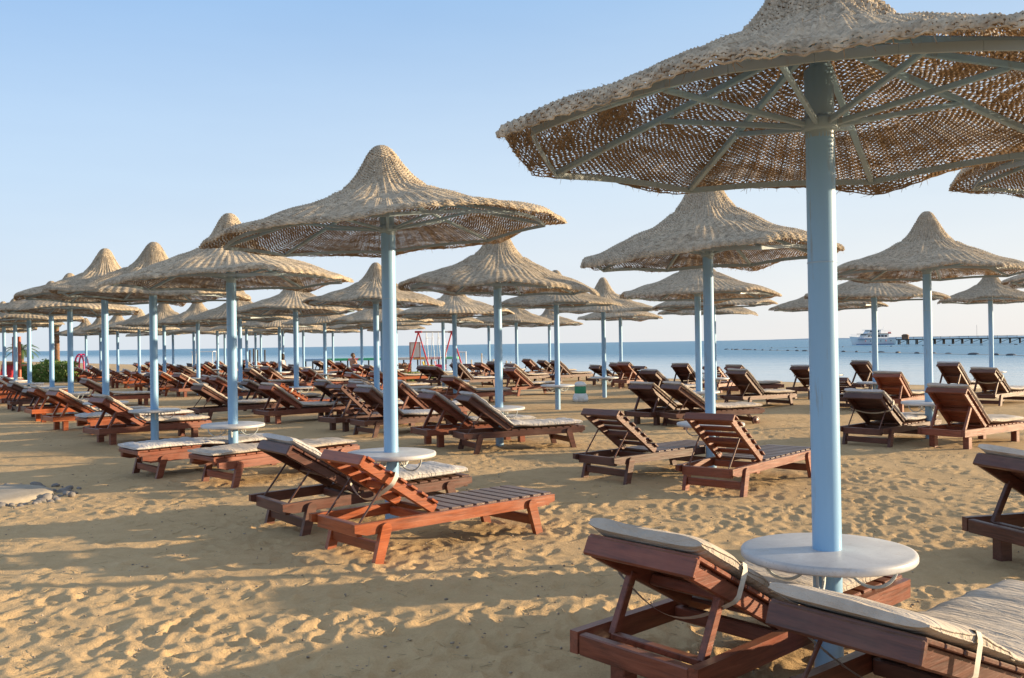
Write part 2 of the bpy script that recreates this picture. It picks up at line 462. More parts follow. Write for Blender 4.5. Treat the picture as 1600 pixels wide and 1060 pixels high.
def build_ground():
    rs = [0.0, .3, .6]
    r = .9
    while r < 75:
        rs.append(r); r += max(.0095, .0042*r)
    while r < 4000:
        rs.append(r); r *= 1.12
    ths = list(np.arange(-37, 37.01, .14)) + list(np.arange(40, 323, 4.0))
    th = np.radians(np.array(ths)); rs = np.array(rs)
    nr, nt = len(rs), len(th)
    RR, TT = np.meshgrid(rs, th, indexing='ij')
    X = RR*np.sin(TT); Y = RR*np.cos(TT)
    Z = ground_z(X, Y)
    # footprints: elongated hollows with a pushed-up rim
    nf = 5200
    fd = 3.2*np.exp(rng.random(nf)*math.log(34/3.2)); fa = np.radians(rng.uniform(-34, 34, nf))
    fx = fd*np.sin(fa); fy = fd*np.cos(fa)
    dirs = rng.normal(R(55), .9, nf)
    for i in range(nf):
        L_, W_ = rng.uniform(.09, .14), rng.uniform(.038, .06)
        dep = rng.uniform(.002, .0115)
        # index window in the polar grid
        i0 = np.searchsorted(rs, fd[i]-.35); i1 = np.searchsorted(rs, fd[i]+.35)
        da = .35/fd[i]
        j0 = np.searchsorted(th[:530], fa[i]-da); j1 = np.searchsorted(th[:530], fa[i]+da)
        if j1 <= j0 or i1 <= i0: continue
        dx = X[i0:i1, j0:j1]-fx[i]; dy = Y[i0:i1, j0:j1]-fy[i]
        c, s = math.cos(dirs[i]), math.sin(dirs[i])
        u = (dx*c+dy*s)/L_; v = (-dx*s+dy*c)/W_
        d = np.sqrt(u*u+v*v)
        Z[i0:i1, j0:j1] += dep*(-np.exp(-(d**3)*.9) + .55*np.exp(-((d-1.55)/.38)**2))
    # walking tracks: sole and heel hollows in strides
    for t in range(75):
        r0 = 3.4*math.exp(rng.random()*math.log(20/3.4)); a0 = R(rng.uniform(-30, 30))
        px, py = r0*math.sin(a0), r0*math.cos(a0); hd = rng.normal(R(50), 1.0); dp = rng.uniform(.008, .017)
        for k in range(rng.integers(5, 14)):
            px += .62*math.cos(hd); py += .62*math.sin(hd); hd += rng.normal(0, .07)
            sd_ = .09 if k % 2 else -.09
            cx, cy = px-math.sin(hd)*sd_, py+math.cos(hd)*sd_
            rr_ = math.hypot(cx, cy); an = math.atan2(cx, cy)
            if abs(an) > R(36) or rr_ < 3 or rr_ > 26 or cy < 0: continue
            i0 = np.searchsorted(rs, rr_-.3); i1 = np.searchsorted(rs, rr_+.3); da = .3/rr_
            j0 = np.searchsorted(th[:530], an-da); j1 = np.searchsorted(th[:530], an+da)
            if j1 <= j0 or i1 <= i0: continue
            dx = X[i0:i1, j0:j1]-cx; dy = Y[i0:i1, j0:j1]-cy
            u = dx*math.cos(hd)+dy*math.sin(hd); v = -dx*math.sin(hd)+dy*math.cos(hd)
            d1 = np.sqrt(((u-.05)/.085)**2+(v/.048)**2); d2 = np.sqrt(((u+.085)/.042)**2+(v/.036)**2)
            Z[i0:i1, j0:j1] += dp*(-np.exp(-d1**5)-.9*np.exp(-d2**5)+.5*np.exp(-((np.minimum(d1, d2)-1.4)/.28)**2))
    V = np.stack([X, Y, Z], -1).reshape(-1, 3)
    ii, jj = np.meshgrid(np.arange(nr-1), np.arange(nt), indexing='ij')
    j2 = (jj+1) % nt
    F = np.stack([ii*nt+jj, ii*nt+j2, (ii+1)*nt+j2, (ii+1)*nt+jj], -1).reshape(-1, 4)[:, ::-1]
    me = bpy.data.meshes.new('sand')
    me.vertices.add(len(V)); me.vertices.foreach_set('co', V.astype(np.float32).ravel())
    me.loops.add(F.size); me.loops.foreach_set('vertex_index', F.astype(np.int32).ravel())
    me.polygons.add(len(F)); me.polygons.foreach_set('loop_start', np.arange(0, F.size, 4, dtype=np.int32))
    me.polygons.foreach_set('use_smooth', np.ones(len(F), dtype=bool))
    me.materials.append(SAND); me.update(); me.validate()
    return me
sand = link('sand', build_ground()); sand['kind'] = 'structure'
mb = MB()
K = 72
mb.add([(0, 0, SEAZ)]+[(30000*math.sin(2*PI*k/K), 30000*math.cos(2*PI*k/K), SEAZ) for k in range(K)],
       [(0, 1+(k+1) % K, 1+k) for k in range(K)])
sea = link('sea', mb.mesh('sea', SEA)); sea['kind'] = 'structure'
def gz(x, y): return float(ground_macro(np.array([x]), np.array([y]))[0])

# ------------------------------------------------------------------ straw canopy
PROF = [(.0, .90), (.035, .895), (.075, .87), (.12, .81), (.18, .70), (.25, .585), (.33, .49), (.42, .425), (.55, .352),
        (.75, .272), (1.0, .185), (1.25, .105), (1.42, .05), (1.53, .018), (1.60, -.006), (1.632, -.034), (1.638, -.058)]
def catmull(P, m=14):
    P = np.array(P, dtype=float); out = []
    for i in range(len(P)-1):
        p0, p1, p2, p3 = P[max(i-1, 0)], P[i], P[i+1], P[min(i+2, len(P)-1)]
        for t in np.linspace(0, 1, m, endpoint=False):
            out.append(.5*((2*p1)+(-p0+p2)*t+(2*p0-5*p1+4*p2-p3)*t*t+(-p0+3*p1-3*p2+p3)*t**3))
    out.append(P[-1]); return np.array(out)
PC = catmull(PROF); PC[:, 0] = np.maximum(PC[:, 0], 0)
SL = np.concatenate([[0], np.cumsum(np.hypot(*np.diff(PC, axis=0).T))]); STOT = SL[-1]
TN = np.gradient(PC, axis=0); TN /= np.linalg.norm(TN, axis=1)[:, None]
def canopy_mesh(seed):
    rg = np.random.default_rng(seed)
    ph = rg.uniform(0, 2*PI, 6)
    def P(s, th, h):
        r = np.interp(s, SL, PC[:, 0]); z = np.interp(s, SL, PC[:, 1])
        tx = np.interp(s, SL, TN[:, 0]); tz = np.interp(s, SL, TN[:, 1])
        nx, nz = -tz, tx
        r = r + nx*h; z = z + nz*h
        t = np.clip(r/1.6, 0, 1.1)**2
        md = np.mod(th, PI/4)-PI/8
        octg = math.cos(PI/8)/np.cos(md)
        r2 = r*(1-t*(1-octg)*.75)
        lump = .010*np.sin(7*th+ph[0]+3*r)+.008*np.sin(13*th+ph[1]-5*r)+.012*np.sin(4*th+9*r+ph[5])
        rdg = .008*np.cos(52*th+.6*np.sin(3*th))*np.clip(r/.12, 0, 1)*np.clip((.95-r)/.5, 0, 1) + .006*np.cos(88*th)*np.clip((r-.5)/.4, 0, 1) - .02*np.exp(-((r-.40)/.03)**2)
        r2 = r2 + rdg*.9; lump = lump + rdg*.5
        z2 = z + t*(.022*np.sin(2*th+ph[2])+.018*np.sin(3*th+ph[3])+.012*np.sin(5*th+ph[4])) + t*(1-octg)*.35 + lump*np.clip(r/.5, 0, 1)
        return np.stack([r2*np.cos(th), r2*np.sin(th), z2], -1)
    zones = [(0, .16, 28), (.16, .34, 64), (.34, .62, 128), (.62, 1.02, 220), (1.02, 9, 390)]
    V = []; F = []; n0 = 0
    def grid(arr, wrap, flip=False):
        nonlocal n0
        a, b = arr.shape[:2]
        V.append(arr.reshape(-1, 3))
        ii, jj = np.meshgrid(np.arange(a-1), np.arange(b if wrap else b-1), indexing='ij')
        j2 = (jj+1) % b
        q = np.stack([ii*b+jj, (ii+1)*b+jj, (ii+1)*b+j2, ii*b+j2], -1).reshape(-1, 4)
        if flip: q = q[:, ::-1]
        F.append(q+n0); n0 += a*b
    step = .0165
    rings = np.arange(.03, STOT, step)
    rr = np.interp(rings, SL, PC[:, 0])
    amp = .0056
    rk = {}
    for i, s in enumerate(rings):
        K = [k for (a, b, k) in zones if a <= rr[i] < b][0]
        j = np.arange(2*K)
        th = j*PI/K + rg.normal(0, .10, 2*K)*PI/K
        sgn = np.where((j//2+i) % 2 == 0, 1.0, -1.0)
        h = np.where(j % 2 == 0, amp*sgn, 0)
        w = .0157*(.80+.85*(vnoise(th*rr[i]*22+50, np.full(2*K, i*.73), seed)+vnoise(th*rr[i]*5+50, np.full(2*K, i*.21), seed+3)*1.1)) + .0015
        w = np.clip(w+.0013, .0072, .0225)
        if rr[i] < .5: w = np.maximum(w, .0172)
        sj = s + rg.normal(0, .0016, 2*K) + .004*vnoise(th*rr[i]*6+9, np.full(2*K, i*.31), seed+1)
        tilt = .004
        A = np.stack([P(sj-w/2, th, h-.001), P(sj, th, h+.0055), P(sj+w/2, th, h-.001)], 0)
        grid(A, True)
        rk.setdefault(K, []).append(i)
    for K, idx in rk.items():
        ks = np.arange(K); th = ks*2*PI/K + rg.normal(0, .12, K)*PI/K
        idx = list(idx)
        if idx[-1]+1 < len(rings): idx.append(idx[-1]+1)
        sw = .0042*(.7+.7*rg.random(K))
        strips = []
        for i in idx:
            r_ = max(rr[i], .03)
            h = -amp*np.where((ks+i) % 2 == 0, 1.0, -1.0)
            tj = th + rg.normal(0, .0022, K)/r_
            strips.append((P(np.full(K, rings[i]), tj-sw/r_, h), P(np.full(K, rings[i]), tj+sw/r_, h)))
        A = np.stack([np.stack([a for a, b in strips], 0), np.stack([b for a, b in strips], 0)], 1)   # rows,2,K,3
        m = A.shape[0]
        base = n0
        V.append(A.reshape(-1, 3)); n0 += m*2*K
        ii, kk = np.meshgrid(np.arange(m-1), np.arange(K), indexing='ij')
        q = np.stack([ii*2*K+kk, (ii+1)*2*K+kk, (ii+1)*2*K+K+kk, ii*2*K+K+kk], -1).reshape(-1, 4)
        F.append(q+base)
    # frayed blades on the hem and stray straws on top
    nb = 900
    th = rg.uniform(0, 2*PI, nb); top = np.arange(nb) < 420
    s0 = np.where(top, rg.uniform(.25, STOT-.05, nb), STOT-rg.uniform(0, .03, nb))
    ln = np.where(top, rg.uniform(.03, .10, nb), rg.uniform(.015, .05, nb))
    p0 = P(s0, th, np.where(top, .004, 0))
    r0 = np.maximum(np.interp(s0, SL, PC[:, 0]), .1)
    dth = rg.normal(0, 1, nb)*ln/r0*np.where(top, .9, .5)
    p1 = P(np.minimum(s0+np.where(top, ln*.3, 0), STOT), th+dth, np.where(top, rg.uniform(.004, .03, nb), rg.uniform(-.01, .02, nb)))
    p1[:, 2] -= np.where(top, 0, ln*rg.uniform(.3, 1, nb))
    wv = np.stack([-np.sin(th), np.cos(th), np.zeros(nb)], -1)*.0018 + np.array([0, 0, .0012])
    B = np.stack([p0-wv, p0+wv, p1+wv*.4, p1-wv*.4], 1)
    V.append(B.reshape(-1, 3)); F.append(np.arange(nb*4).reshape(-1, 4)+n0); n0 += nb*4
    V = np.concatenate(V); F = np.concatenate(F)
    me = bpy.data.meshes.new('canopy')
    me.vertices.add(len(V)); me.vertices.foreach_set('co', V.astype(np.float32).ravel())
    me.loops.add(F.size); me.loops.foreach_set('vertex_index', F.astype(np.int32).ravel())
    me.polygons.add(len(F)); me.polygons.foreach_set('loop_start', np.arange(0, F.size, 4, dtype=np.int32))
    me.polygons.foreach_set('use_smooth', np.ones(len(F), dtype=bool))
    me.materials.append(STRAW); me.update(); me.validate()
    return me
CANOPIES = [canopy_mesh(s) for s in (11, 23, 37, 53)]

# ------------------------------------------------------------------ umbrella parts (local z=0 at the sand, rim at z=RZ)
RIM_R = 1.465
def corner(k, r=RIM_R, z=0): a = k*PI/4; return Vector((r*math.cos(a), r*math.sin(a), z))
M_POLE = MB().tube([(0, 0, 0), (0, 0, 1)], .064, 28).mesh('pole', POLE)          # stretched to the height needed
M_MAST = MB().lathe([(.0, .72), (.035, .70), (.04, .30), (.0645, .28), (.0645, -.03), (.064, -.035)], 24).mesh('mast', FRAME)
M_SEAM = MB().lathe([(.0638, -.0016), (.0662, -.0008), (.0662, .0008), (.0638, .0016)], 28).mesh('weld_seam', POLE)
M_COLLAR = MB().lathe([(.0645, .0), (.078, .0), (.08, .012), (.08, .05), (.078, .062), (.0645, .062)], 24).mesh('collar', FRAME)
mb = MB()
for k in range(8):
    pts = []
    for t in np.linspace(0, 1, 5):
        a = (k+t)*PI/4
        rad = RIM_R*(math.cos(PI/8)/math.cos((t-.5)*PI/4))
        rad += .02*math.sin(PI*t)
        pts.append((rad*math.cos(a), rad*math.sin(a), -.045+.02*math.sin(PI*t)))
    for a, b in zip(pts[:-1], pts[1:]):
        mb.bar(a, b, .008, .034)
M_RING = mb.mesh('rim_ring', FRAME)
M_RIB = MB().bar((.06, 0, .41), (RIM_R, 0, -.035), .032, .03).mesh('rib', FRAME)
M_STRUT = MB().bar((.07, 0, .03), (.82, 0, .16), .022, .026).mesh('strut', FRAME)
M_FRAME_FAR = None
TR = .41
M_TABLE = MB().lathe([(.066, .012), (TR-.02, .012), (TR-.004, .008), (TR, .0), (TR, -.018), (TR-.006, -.026), (TR-.03, -.03), (.066, -.03), (.066, .012)], 56).mesh('table_top', TABLE)
def scroll():
    mb = MB(); pts = []
    for t in np.linspace(0, 1, 18):      # quarter hoop from the pole up to the table's underside
        a = PI+PI*1.0*t
        pts.append((.205+.11*math.cos(a), 0, -.04+.105*math.sin(a)))
    mb.tube(pts, .008, 6)
    pts = []
    for t in np.linspace(0, 1, 20):
        a = -.3+t*PI*2.3; r = .045*(1-.65*t)
        pts.append((.115+r*math.cos(a), 0, -.085+r*math.sin(a)))
    mb.tube(pts, .005, 6)
    return mb.mesh('scroll_bracket', IRON)
M_SCROLL = scroll()
mb = MB()
for k in range(8):
    a = k*PI/4; c, s = math.cos(a), math.sin(a)
    mb.bar((.06*c, .06*s, .41), (RIM_R*c, RIM_R*s, -.035), .032, .03)
    mb.bar((.07*c, .07*s, .03), (.82*c, .82*s, .16), .022, .026)
    for j in range(3):
        p_ = []
        for t in (j/3, (j+1)/3):
            rad = RIM_R*(math.cos(PI/8)/math.cos((t-.5)*PI/4))+.02*math.sin(PI*t); an = (k+t)*PI/4
            p_.append((rad*math.cos(an), rad*math.sin(an), -.045+.02*math.sin(PI*t)))
        mb.bar(p_[0], p_[1], .008, .042)
M_FRAME_FAR = mb.mesh('canopy_frame', FRAME)

UG = 'straw beach umbrellas'
def umbrella(x, y, rz, label, cs=1.0, rot=None, tilt=None, near=False, th=.585, var=None, zs=1.0):
    rs = random.Random(int(x*1000)*31+int(y*1000))
    g = gz(x, y)
    if rot is None: rot = rs.uniform(0, PI/4)
    if tilt is None: tilt = (R(rs.uniform(-1.6, 1.6)), R(rs.uniform(-1.6, 1.6)))
    root = thing('beach_umbrella', label, 'umbrella', (x, y, g), 0, UG)
    p = link('pole', M_POLE, root, (0, 0, -.1)); p.scale = (1, 1, rz-.01+.1)
    T = (tilt[0], tilt[1], rot); top = (0, 0, rz)
    c = link('canopy', CANOPIES[rs.randrange(4) if var is None else var], root, top, T); c.scale = (cs*rs.uniform(.97, 1.03), cs*rs.uniform(.97, 1.03), cs*zs*(rs.uniform(.9, 1.1) if zs == 1 else 1))
    m = link('mast', M_MAST, root, top, T); m.scale = (1, 1, c.scale.z)
    t = link('table_top', M_TABLE, root, (0, 0, th), (R(rs.uniform(-.8, .8)), R(rs.uniform(-.8, .8)), rs.uniform(0, 6)))
    t.scale = (cs, cs, 1)
    if near:
        link('weld_seam', M_SEAM, p, (0, 0, (rz-.60+.1)/(rz-.01+.1)), None)
        link('collar', M_COLLAR, root, top, T)
        r_ = link('rim_ring', M_RING, root, top, T); r_.scale = (cs, cs, c.scale.z)
        for k in range(8):
            q = (bpy_euler(T) @ Matrix.Rotation(k*PI/4, 3, 'Z')).to_euler()
            a = link('rib', M_RIB, root, top, q); a.scale = (cs, cs, c.scale.z)
            b = link('strut', M_STRUT, root, top, q); b.scale = (cs, cs, c.scale.z)
        for k in range(4):
            link('scroll_bracket', M_SCROLL, t, (0, 0, 0), (0, 0, k*PI/2+.4))
    else:
        f = link('canopy_frame', M_FRAME_FAR, root, top, T); f.scale = (cs, cs, c.scale.z)
        if y < 30:
            for k in range(4): link('scroll_bracket', M_SCROLL, t, (0, 0, 0), (0, 0, k*PI/2+.4))
    return root
from mathutils import Euler
def bpy_euler(T): return Euler(T, 'XYZ').to_matrix()

ORD = ['first', 'second', 'third', 'fourth', 'fifth', 'sixth', 'seventh', 'eighth', 'ninth', 'tenth', 'eleventh', 'twelfth', 'thirteenth', 'fourteenth', 'fifteenth']
# rows run along the shore; every row is listed from its right end (near) to its left end (far):
# x, y, rim height, label or None, options
ROWS = {
 'front': [
  (1.425, 4.1, 2.55, 'largest straw umbrella in the right foreground, top cut off by the photo edge', dict(cs=.935, near=True, rot=R(14), tilt=(R(.3), R(-.6)), th=.63, var=0)),
  (-1.10, 8.05, 2.62, 'pointed straw umbrella left of centre whose table stands behind a bare orange-brown lounger', dict(near=True, cs=.98, zs=.88, th=.635, tilt=(R(.4), R(-4.2)), rot=R(8))),
  (-3.72, 11.9, 2.50, 'straw umbrella whose blue pole stands between two flat loungers with cream mattresses', dict(near=True, rot=R(20))),
  (-6.0, 15.0, 2.52, None, dict(near=True)),
  (-7.9, 17.4, 2.63, None, dict(near=True)),
  (-10.6, 21.5, 2.57, None, {}), (-12.9, 25.1, 2.74, None, {}), (-15.25, 28.3, 2.6, None, {}), (-17.3, 31.2, 2.55, None, {}), (-19.5, 34.4, 2.6, None, {}),
  (-22.0, 38.2, 2.55, None, {}), (-24.4, 41.8, 2.55, None, {})],
 'second': [
  (5.2, 6.95, 2.92, 'straw umbrella cut off at the right photo edge, only its rim showing', dict(near=True, rot=R(5))),
  (2.42, 11.0, 2.64, 'broad straw umbrella right of centre, seen just under the foreground umbrella rim', dict(near=True, zs=1.25, tilt=(0, R(-2.0)), rot=R(10))),
  (-.22, 14.25, 2.50, 'straw umbrella at centre behind the pointed one, over two brown loungers', dict(near=True, zs=1.1, rot=R(30))),
  (-3.0, 19.8, 2.56, 'steep pointed straw umbrella partly hidden behind the pale blue pole left of centre', dict(near=True)),
  (-5.45, 22.6, 2.52, None, {}), (-8.2, 27.0, 2.5, None, {}), (-10.9, 31.1, 2.5, None, {}), (-13.2, 34.0, 2.55, None, {}),
  (-15.9, 38.2, 2.5, None, {}), (-18.4, 41.8, 2.5, None, {}), (-20.9, 45.5, 2.5, None, {}), (-23.3, 49.0, 2.5, None, {})],
 'third': [
  (6.5, 14.0, 2.62, 'tall peaked straw umbrella at right, standing free against the sky', dict(near=True, zs=1.05, rot=R(12))),
  (3.72, 17.9, 2.52, 'straw umbrella directly behind the broad one right of centre, pole beside its pole', dict(near=True)),
  (1.08, 21.6, 2.54, 'flat straw umbrella over the round table left of the green litter bin', {}),
  (-1.6, 25.0, 2.46, 'straw umbrella in front of the red swing frame, behind the centre umbrella', {}),
  (-4.15, 28.7, 2.42, None, {}), (-7.0, 33.5, 2.5, None, {}), (-9.6, 37.0, 2.5, None, {}), (-12.0, 40.5, 2.5, None, {}),
  (-14.3, 43.5, 2.5, None, {}), (-16.7, 47.0, 2.5, None, {}), (-19.3, 51.0, 2.5, None, {}), (-21.6, 54.0, 2.5, None, {})],
 'fourth': [
  (10.9, 16.6, 2.66, 'straw umbrella at right photo edge, only the left tip of its rim showing', {}),
  (8.3, 20.5, 2.55, 'straw umbrella half hidden under the tall peaked one, left pole in front of boat', {}),
  (5.45, 24.2, 2.56, None, {}), (2.66, 26.0, 2.54, 'pointed straw umbrella whose pole stands right of the green litter bin', {}), (.18, 36.5, 2.5, None, {}), (-2.65, 34.5, 2.52, None, {}),
  (-5.0, 38.0, 2.5, None, {}), (-7.05, 42.0, 2.5, None, {}), (-10.6, 45.5, 2.5, None, {}), (-12.4, 48.5, 2.5, None, {}), (-14.6, 51.0, 2.5, None, {}), (-17.0, 53.0, 2.5, None, {})],
 'last': [
  (13.9, 26.0, 2.66, 'small straw umbrella at far right near the water, in front of the pier', dict(cs=.92, zs=1.1)),
  (9.05, 25.7, 2.52, 'straw umbrella mostly hidden behind the thick foreground pole', {}),
  (6.2, 28.5, 2.5, None, {}), (4.0, 33.0, 2.5, None, {}), (1.75, 42.0, 2.5, None, {}), (-1.1, 42.5, 2.5, None, {}), (-6.2, 48.0, 2.5, None, {}),
  (-10.4, 52.0, 2.5, None, {}), (-15.7, 56.0, 2.5, None, {})],
}
ULIST = []
for row, items in ROWS.items():
    for k, (x, y, rz, lab, opt) in enumerate(items):
        lab = lab or 'straw umbrella on pale blue pole, %s from the right in the %s row' % (ORD[k], row)
        umbrella(x, y, rz, lab, **opt)
        ULIST.append((row, k, x, y))

# ------------------------------------------------------------------ loungers (local +x = foot end, origin on the sand under the middle)
LH = .30; LW = .64; HX = -.22            # rail top, width, hinge position
cache = {}
def rail_poly(taper):
    if taper: return [(-1.0, LH-.06), (-.9, LH-.088), (.86, LH-.088), (1.0, LH-.06), (1.0, LH), (-1.0, LH)]
    return [(-1.0, LH-.1), (1.0, LH-.1), (1.0, LH), (-1.0, LH)]
def leg_mesh(style, front, side):
    mb = MB(); x = -.74 if front else .72
    if style == 'block':
        mb.box((x, side*(LW/2-.075), (LH-.09)/2-.03), (.10, .085, LH-.09+.06))
    else:
        tilt = .28 if front else -.28
        # round-topped board on the outside of the rail
        pts = []; w = .043
        for t in np.linspace(0, PI, 9): pts.append((w*math.cos(t), LH-.055+w*math.sin(t)))
        hgt = LH-.055+.05
        pts = [(w*.85, LH-.055-hgt)] + pts + [(-w*.85, LH-.055-hgt)]
        M = Matrix.Translation((x, side*(LW/2+.027), 0)) @ Matrix.Translation((0, 0, LH-.055)) @ Matrix.Rotation(tilt, 4, 'Y') @ Matrix.Translation((0, 0, -(LH-.055)))
        mb.prism(pts[::-1], .045, M)
    return mb
def backrest_mb(ang, slat):
    """built flat along -x from the hinge, then rotated"""
    mb = MB(); L = .80; w = LW-.10
    for s in (-1, 1): mb.box((-L/2, s*(w/2-.02), -.006), (L, .04, .082), None, .008)
    mb.cur = 1
    n = 7 if slat else 6
    for i in range(n):
        x = -.06-(L-.11)*i/(n-1)
        sw = .128 if not slat else .074
        mb.box((x, 0, .044), (sw, w+.05, .02), None, .005)
    mb.box((-L-.008, 0, .0 if ang > .1 else .025), (.034, w+.05, .088 if ang > .1 else .05), None, .007)
    mb.box((-L*.45, 0, -.012), (.045, w-.084, .05))
    M = Matrix.Translation((HX, 0, LH+.012)) @ Matrix.Rotation(ang, 4, 'Y')
    mb.v = [tuple(M @ Vector(p)) for p in mb.v]
    return mb
def prop_mb(ang, rod):
    mb = MB(); w = LW-.16
    bx = HX-.52*math.cos(ang); bz = LH+.0+.52*math.sin(ang)
    fx = HX-.70; fz = LH-.04
    for s in (-1, 1):
        if rod: mb.tube([(bx, s*w/2, bz), (fx, s*w/2, fz)], .009, 8)
        else: mb.bar((bx, s*w/2, bz-.01), (fx+.1, s*w/2, fz), .034, .045)
    if rod: mb.tube([(fx, -w/2, fz), (fx, w/2, fz)], .009, 8)
    else: mb.bar((fx+.1, -w/2, fz), (fx+.1, w/2, fz), .045, .03)
    return mb
def mattress_mesh(ang, seed, mat, shift=0.0, fat=1.0):
    rg = np.random.default_rng(seed)
    z0 = LH+.025
    path = []
    Lb = .83
    for t in np.linspace(0, 1, 22): path.append((HX-Lb*(1-t)*math.cos(ang)+.055*math.sin(ang), LH+.012+Lb*(1-t)*math.sin(ang)+.055*math.cos(ang)))
    for t in np.linspace(0, 1, 34)[1:]: path.append((HX+.03*math.sin(ang)+t*(1.20-.03*math.sin(ang)), z0+.04*max(0, 1-t*3)))
    path = np.array(path)
    for _ in range(3): path[1:-1] = .25*path[:-2]+.5*path[1:-1]+.25*path[2:]
    path[:, 0] += shift*.0
    tg = np.gradient(path, axis=0); tg /= np.linalg.norm(tg, axis=1)[:, None]
    nm = np.stack([-tg[:, 1], tg[:, 0]], -1)
    m = len(path); n = 36; T = .08*fat; Wd = LW-.03
    a = np.linspace(0, 2*PI, n, endpoint=False)
    e = .28
    cy = np.sign(np.cos(a))*np.abs(np.cos(a))**e*Wd/2
    cz = np.sign(np.sin(a))*np.abs(np.sin(a))**.55
    V = np.zeros((m, n, 3))
    for i in range(m):
        endf = min(1.0, .55+.45*min(i, m-1-i)/2.0)
        u = cy/(Wd/2)
        puff = 1-.35*np.abs(u)**6
        th = T/2*endf*puff
        zz = T/2+cz*th
        s_i = i*.045
        wr = .008*vnoise(np.full(n, s_i*7), cy*3+seed, seed)+.006*vnoise(np.full(n, s_i*17), cy*5, seed+1)
        if abs(path[i, 0]-HX) < .2: wr = wr*1.9-.006
        zz = zz + np.where(cz > 0, wr*2.2, wr*.3)
        sideways = .012*vnoise(np.array([s_i*2.2]), np.array([.5]), seed+2)[0]
        V[i, :, 0] = path[i, 0]+nm[i, 0]*zz
        V[i, :, 1] = cy*(1-.012*(endf < .9))+sideways
        V[i, :, 2] = path[i, 1]+nm[i, 1]*zz
    mb = MB()
    fs = []
    for i in range(m-1):
        for k in range(n):
            k2 = (k+1) % n
            fs.append((i*n+k, i*n+k2, (i+1)*n+k2, (i+1)*n+k)[::-1])
    mb.add(V.reshape(-1, 3), fs, True)
    for i, rev in ((0, False), (m-1, True)):
        q = list(range(n)); mb.add(V[i], [tuple(q if not rev else q[::-1])], False)
    # seam piping around the upper edge
    for kk in (int(n*.055), n-int(n*.055), n//2-int(n*.055), n//2+int(n*.055)):
        mb.tube([V[i, kk]+np.array([0, .002*np.sign(V[i, kk, 1]), 0]) for i in range(m)], .0035, 5)
    return mb.mesh('mattress', mat)
def strap_mb(ang, sag, mat_on=True):
    """band over the mattress and hanging across the back of the backrest"""
    u0 = .50; w = (LW-.02)/2; top = .125 if mat_on else .06
    loc = []
    N_ = 9
    for t in np.linspace(0, 1, N_): loc.append((-u0, w*(1-2*t), top))
    loc.append((-u0-.0, -w-.012, top-.03)); loc.append((-u0, -w-.012, -.02))
    for t in np.linspace(0, 1, 13):
        loc.append((-u0+.04*math.sin(PI*t), -w+2*w*t, -.045-sag*math.sin(PI*t)))
    loc.append((-u0, w+.012, -.02)); loc.append((-u0, w+.012, top-.03))
    M = Matrix.Translation((HX, 0, LH+.012)) @ Matrix.Rotation(ang, 4, 'Y')
    mb = MB(); P_ = [M @ Vector(p) for p in loc]
    wd = M.to_3x3() @ Vector((1, 0, 0))*.019
    vs = []; fs = []
    n = len(P_)
    for i, p in enumerate(P_):
        vs += [p-wd, p+wd]
    for i in range(n):
        j = (i+1) % n
        fs.append((2*i, 2*i+1, 2*j+1, 2*j))
    mb.add(vs, fs, True)
    return mb
def get(key, fn):
    if key not in cache: cache[key] = fn()
    return cache[key]
LG = 'wooden sun loungers on the sand'
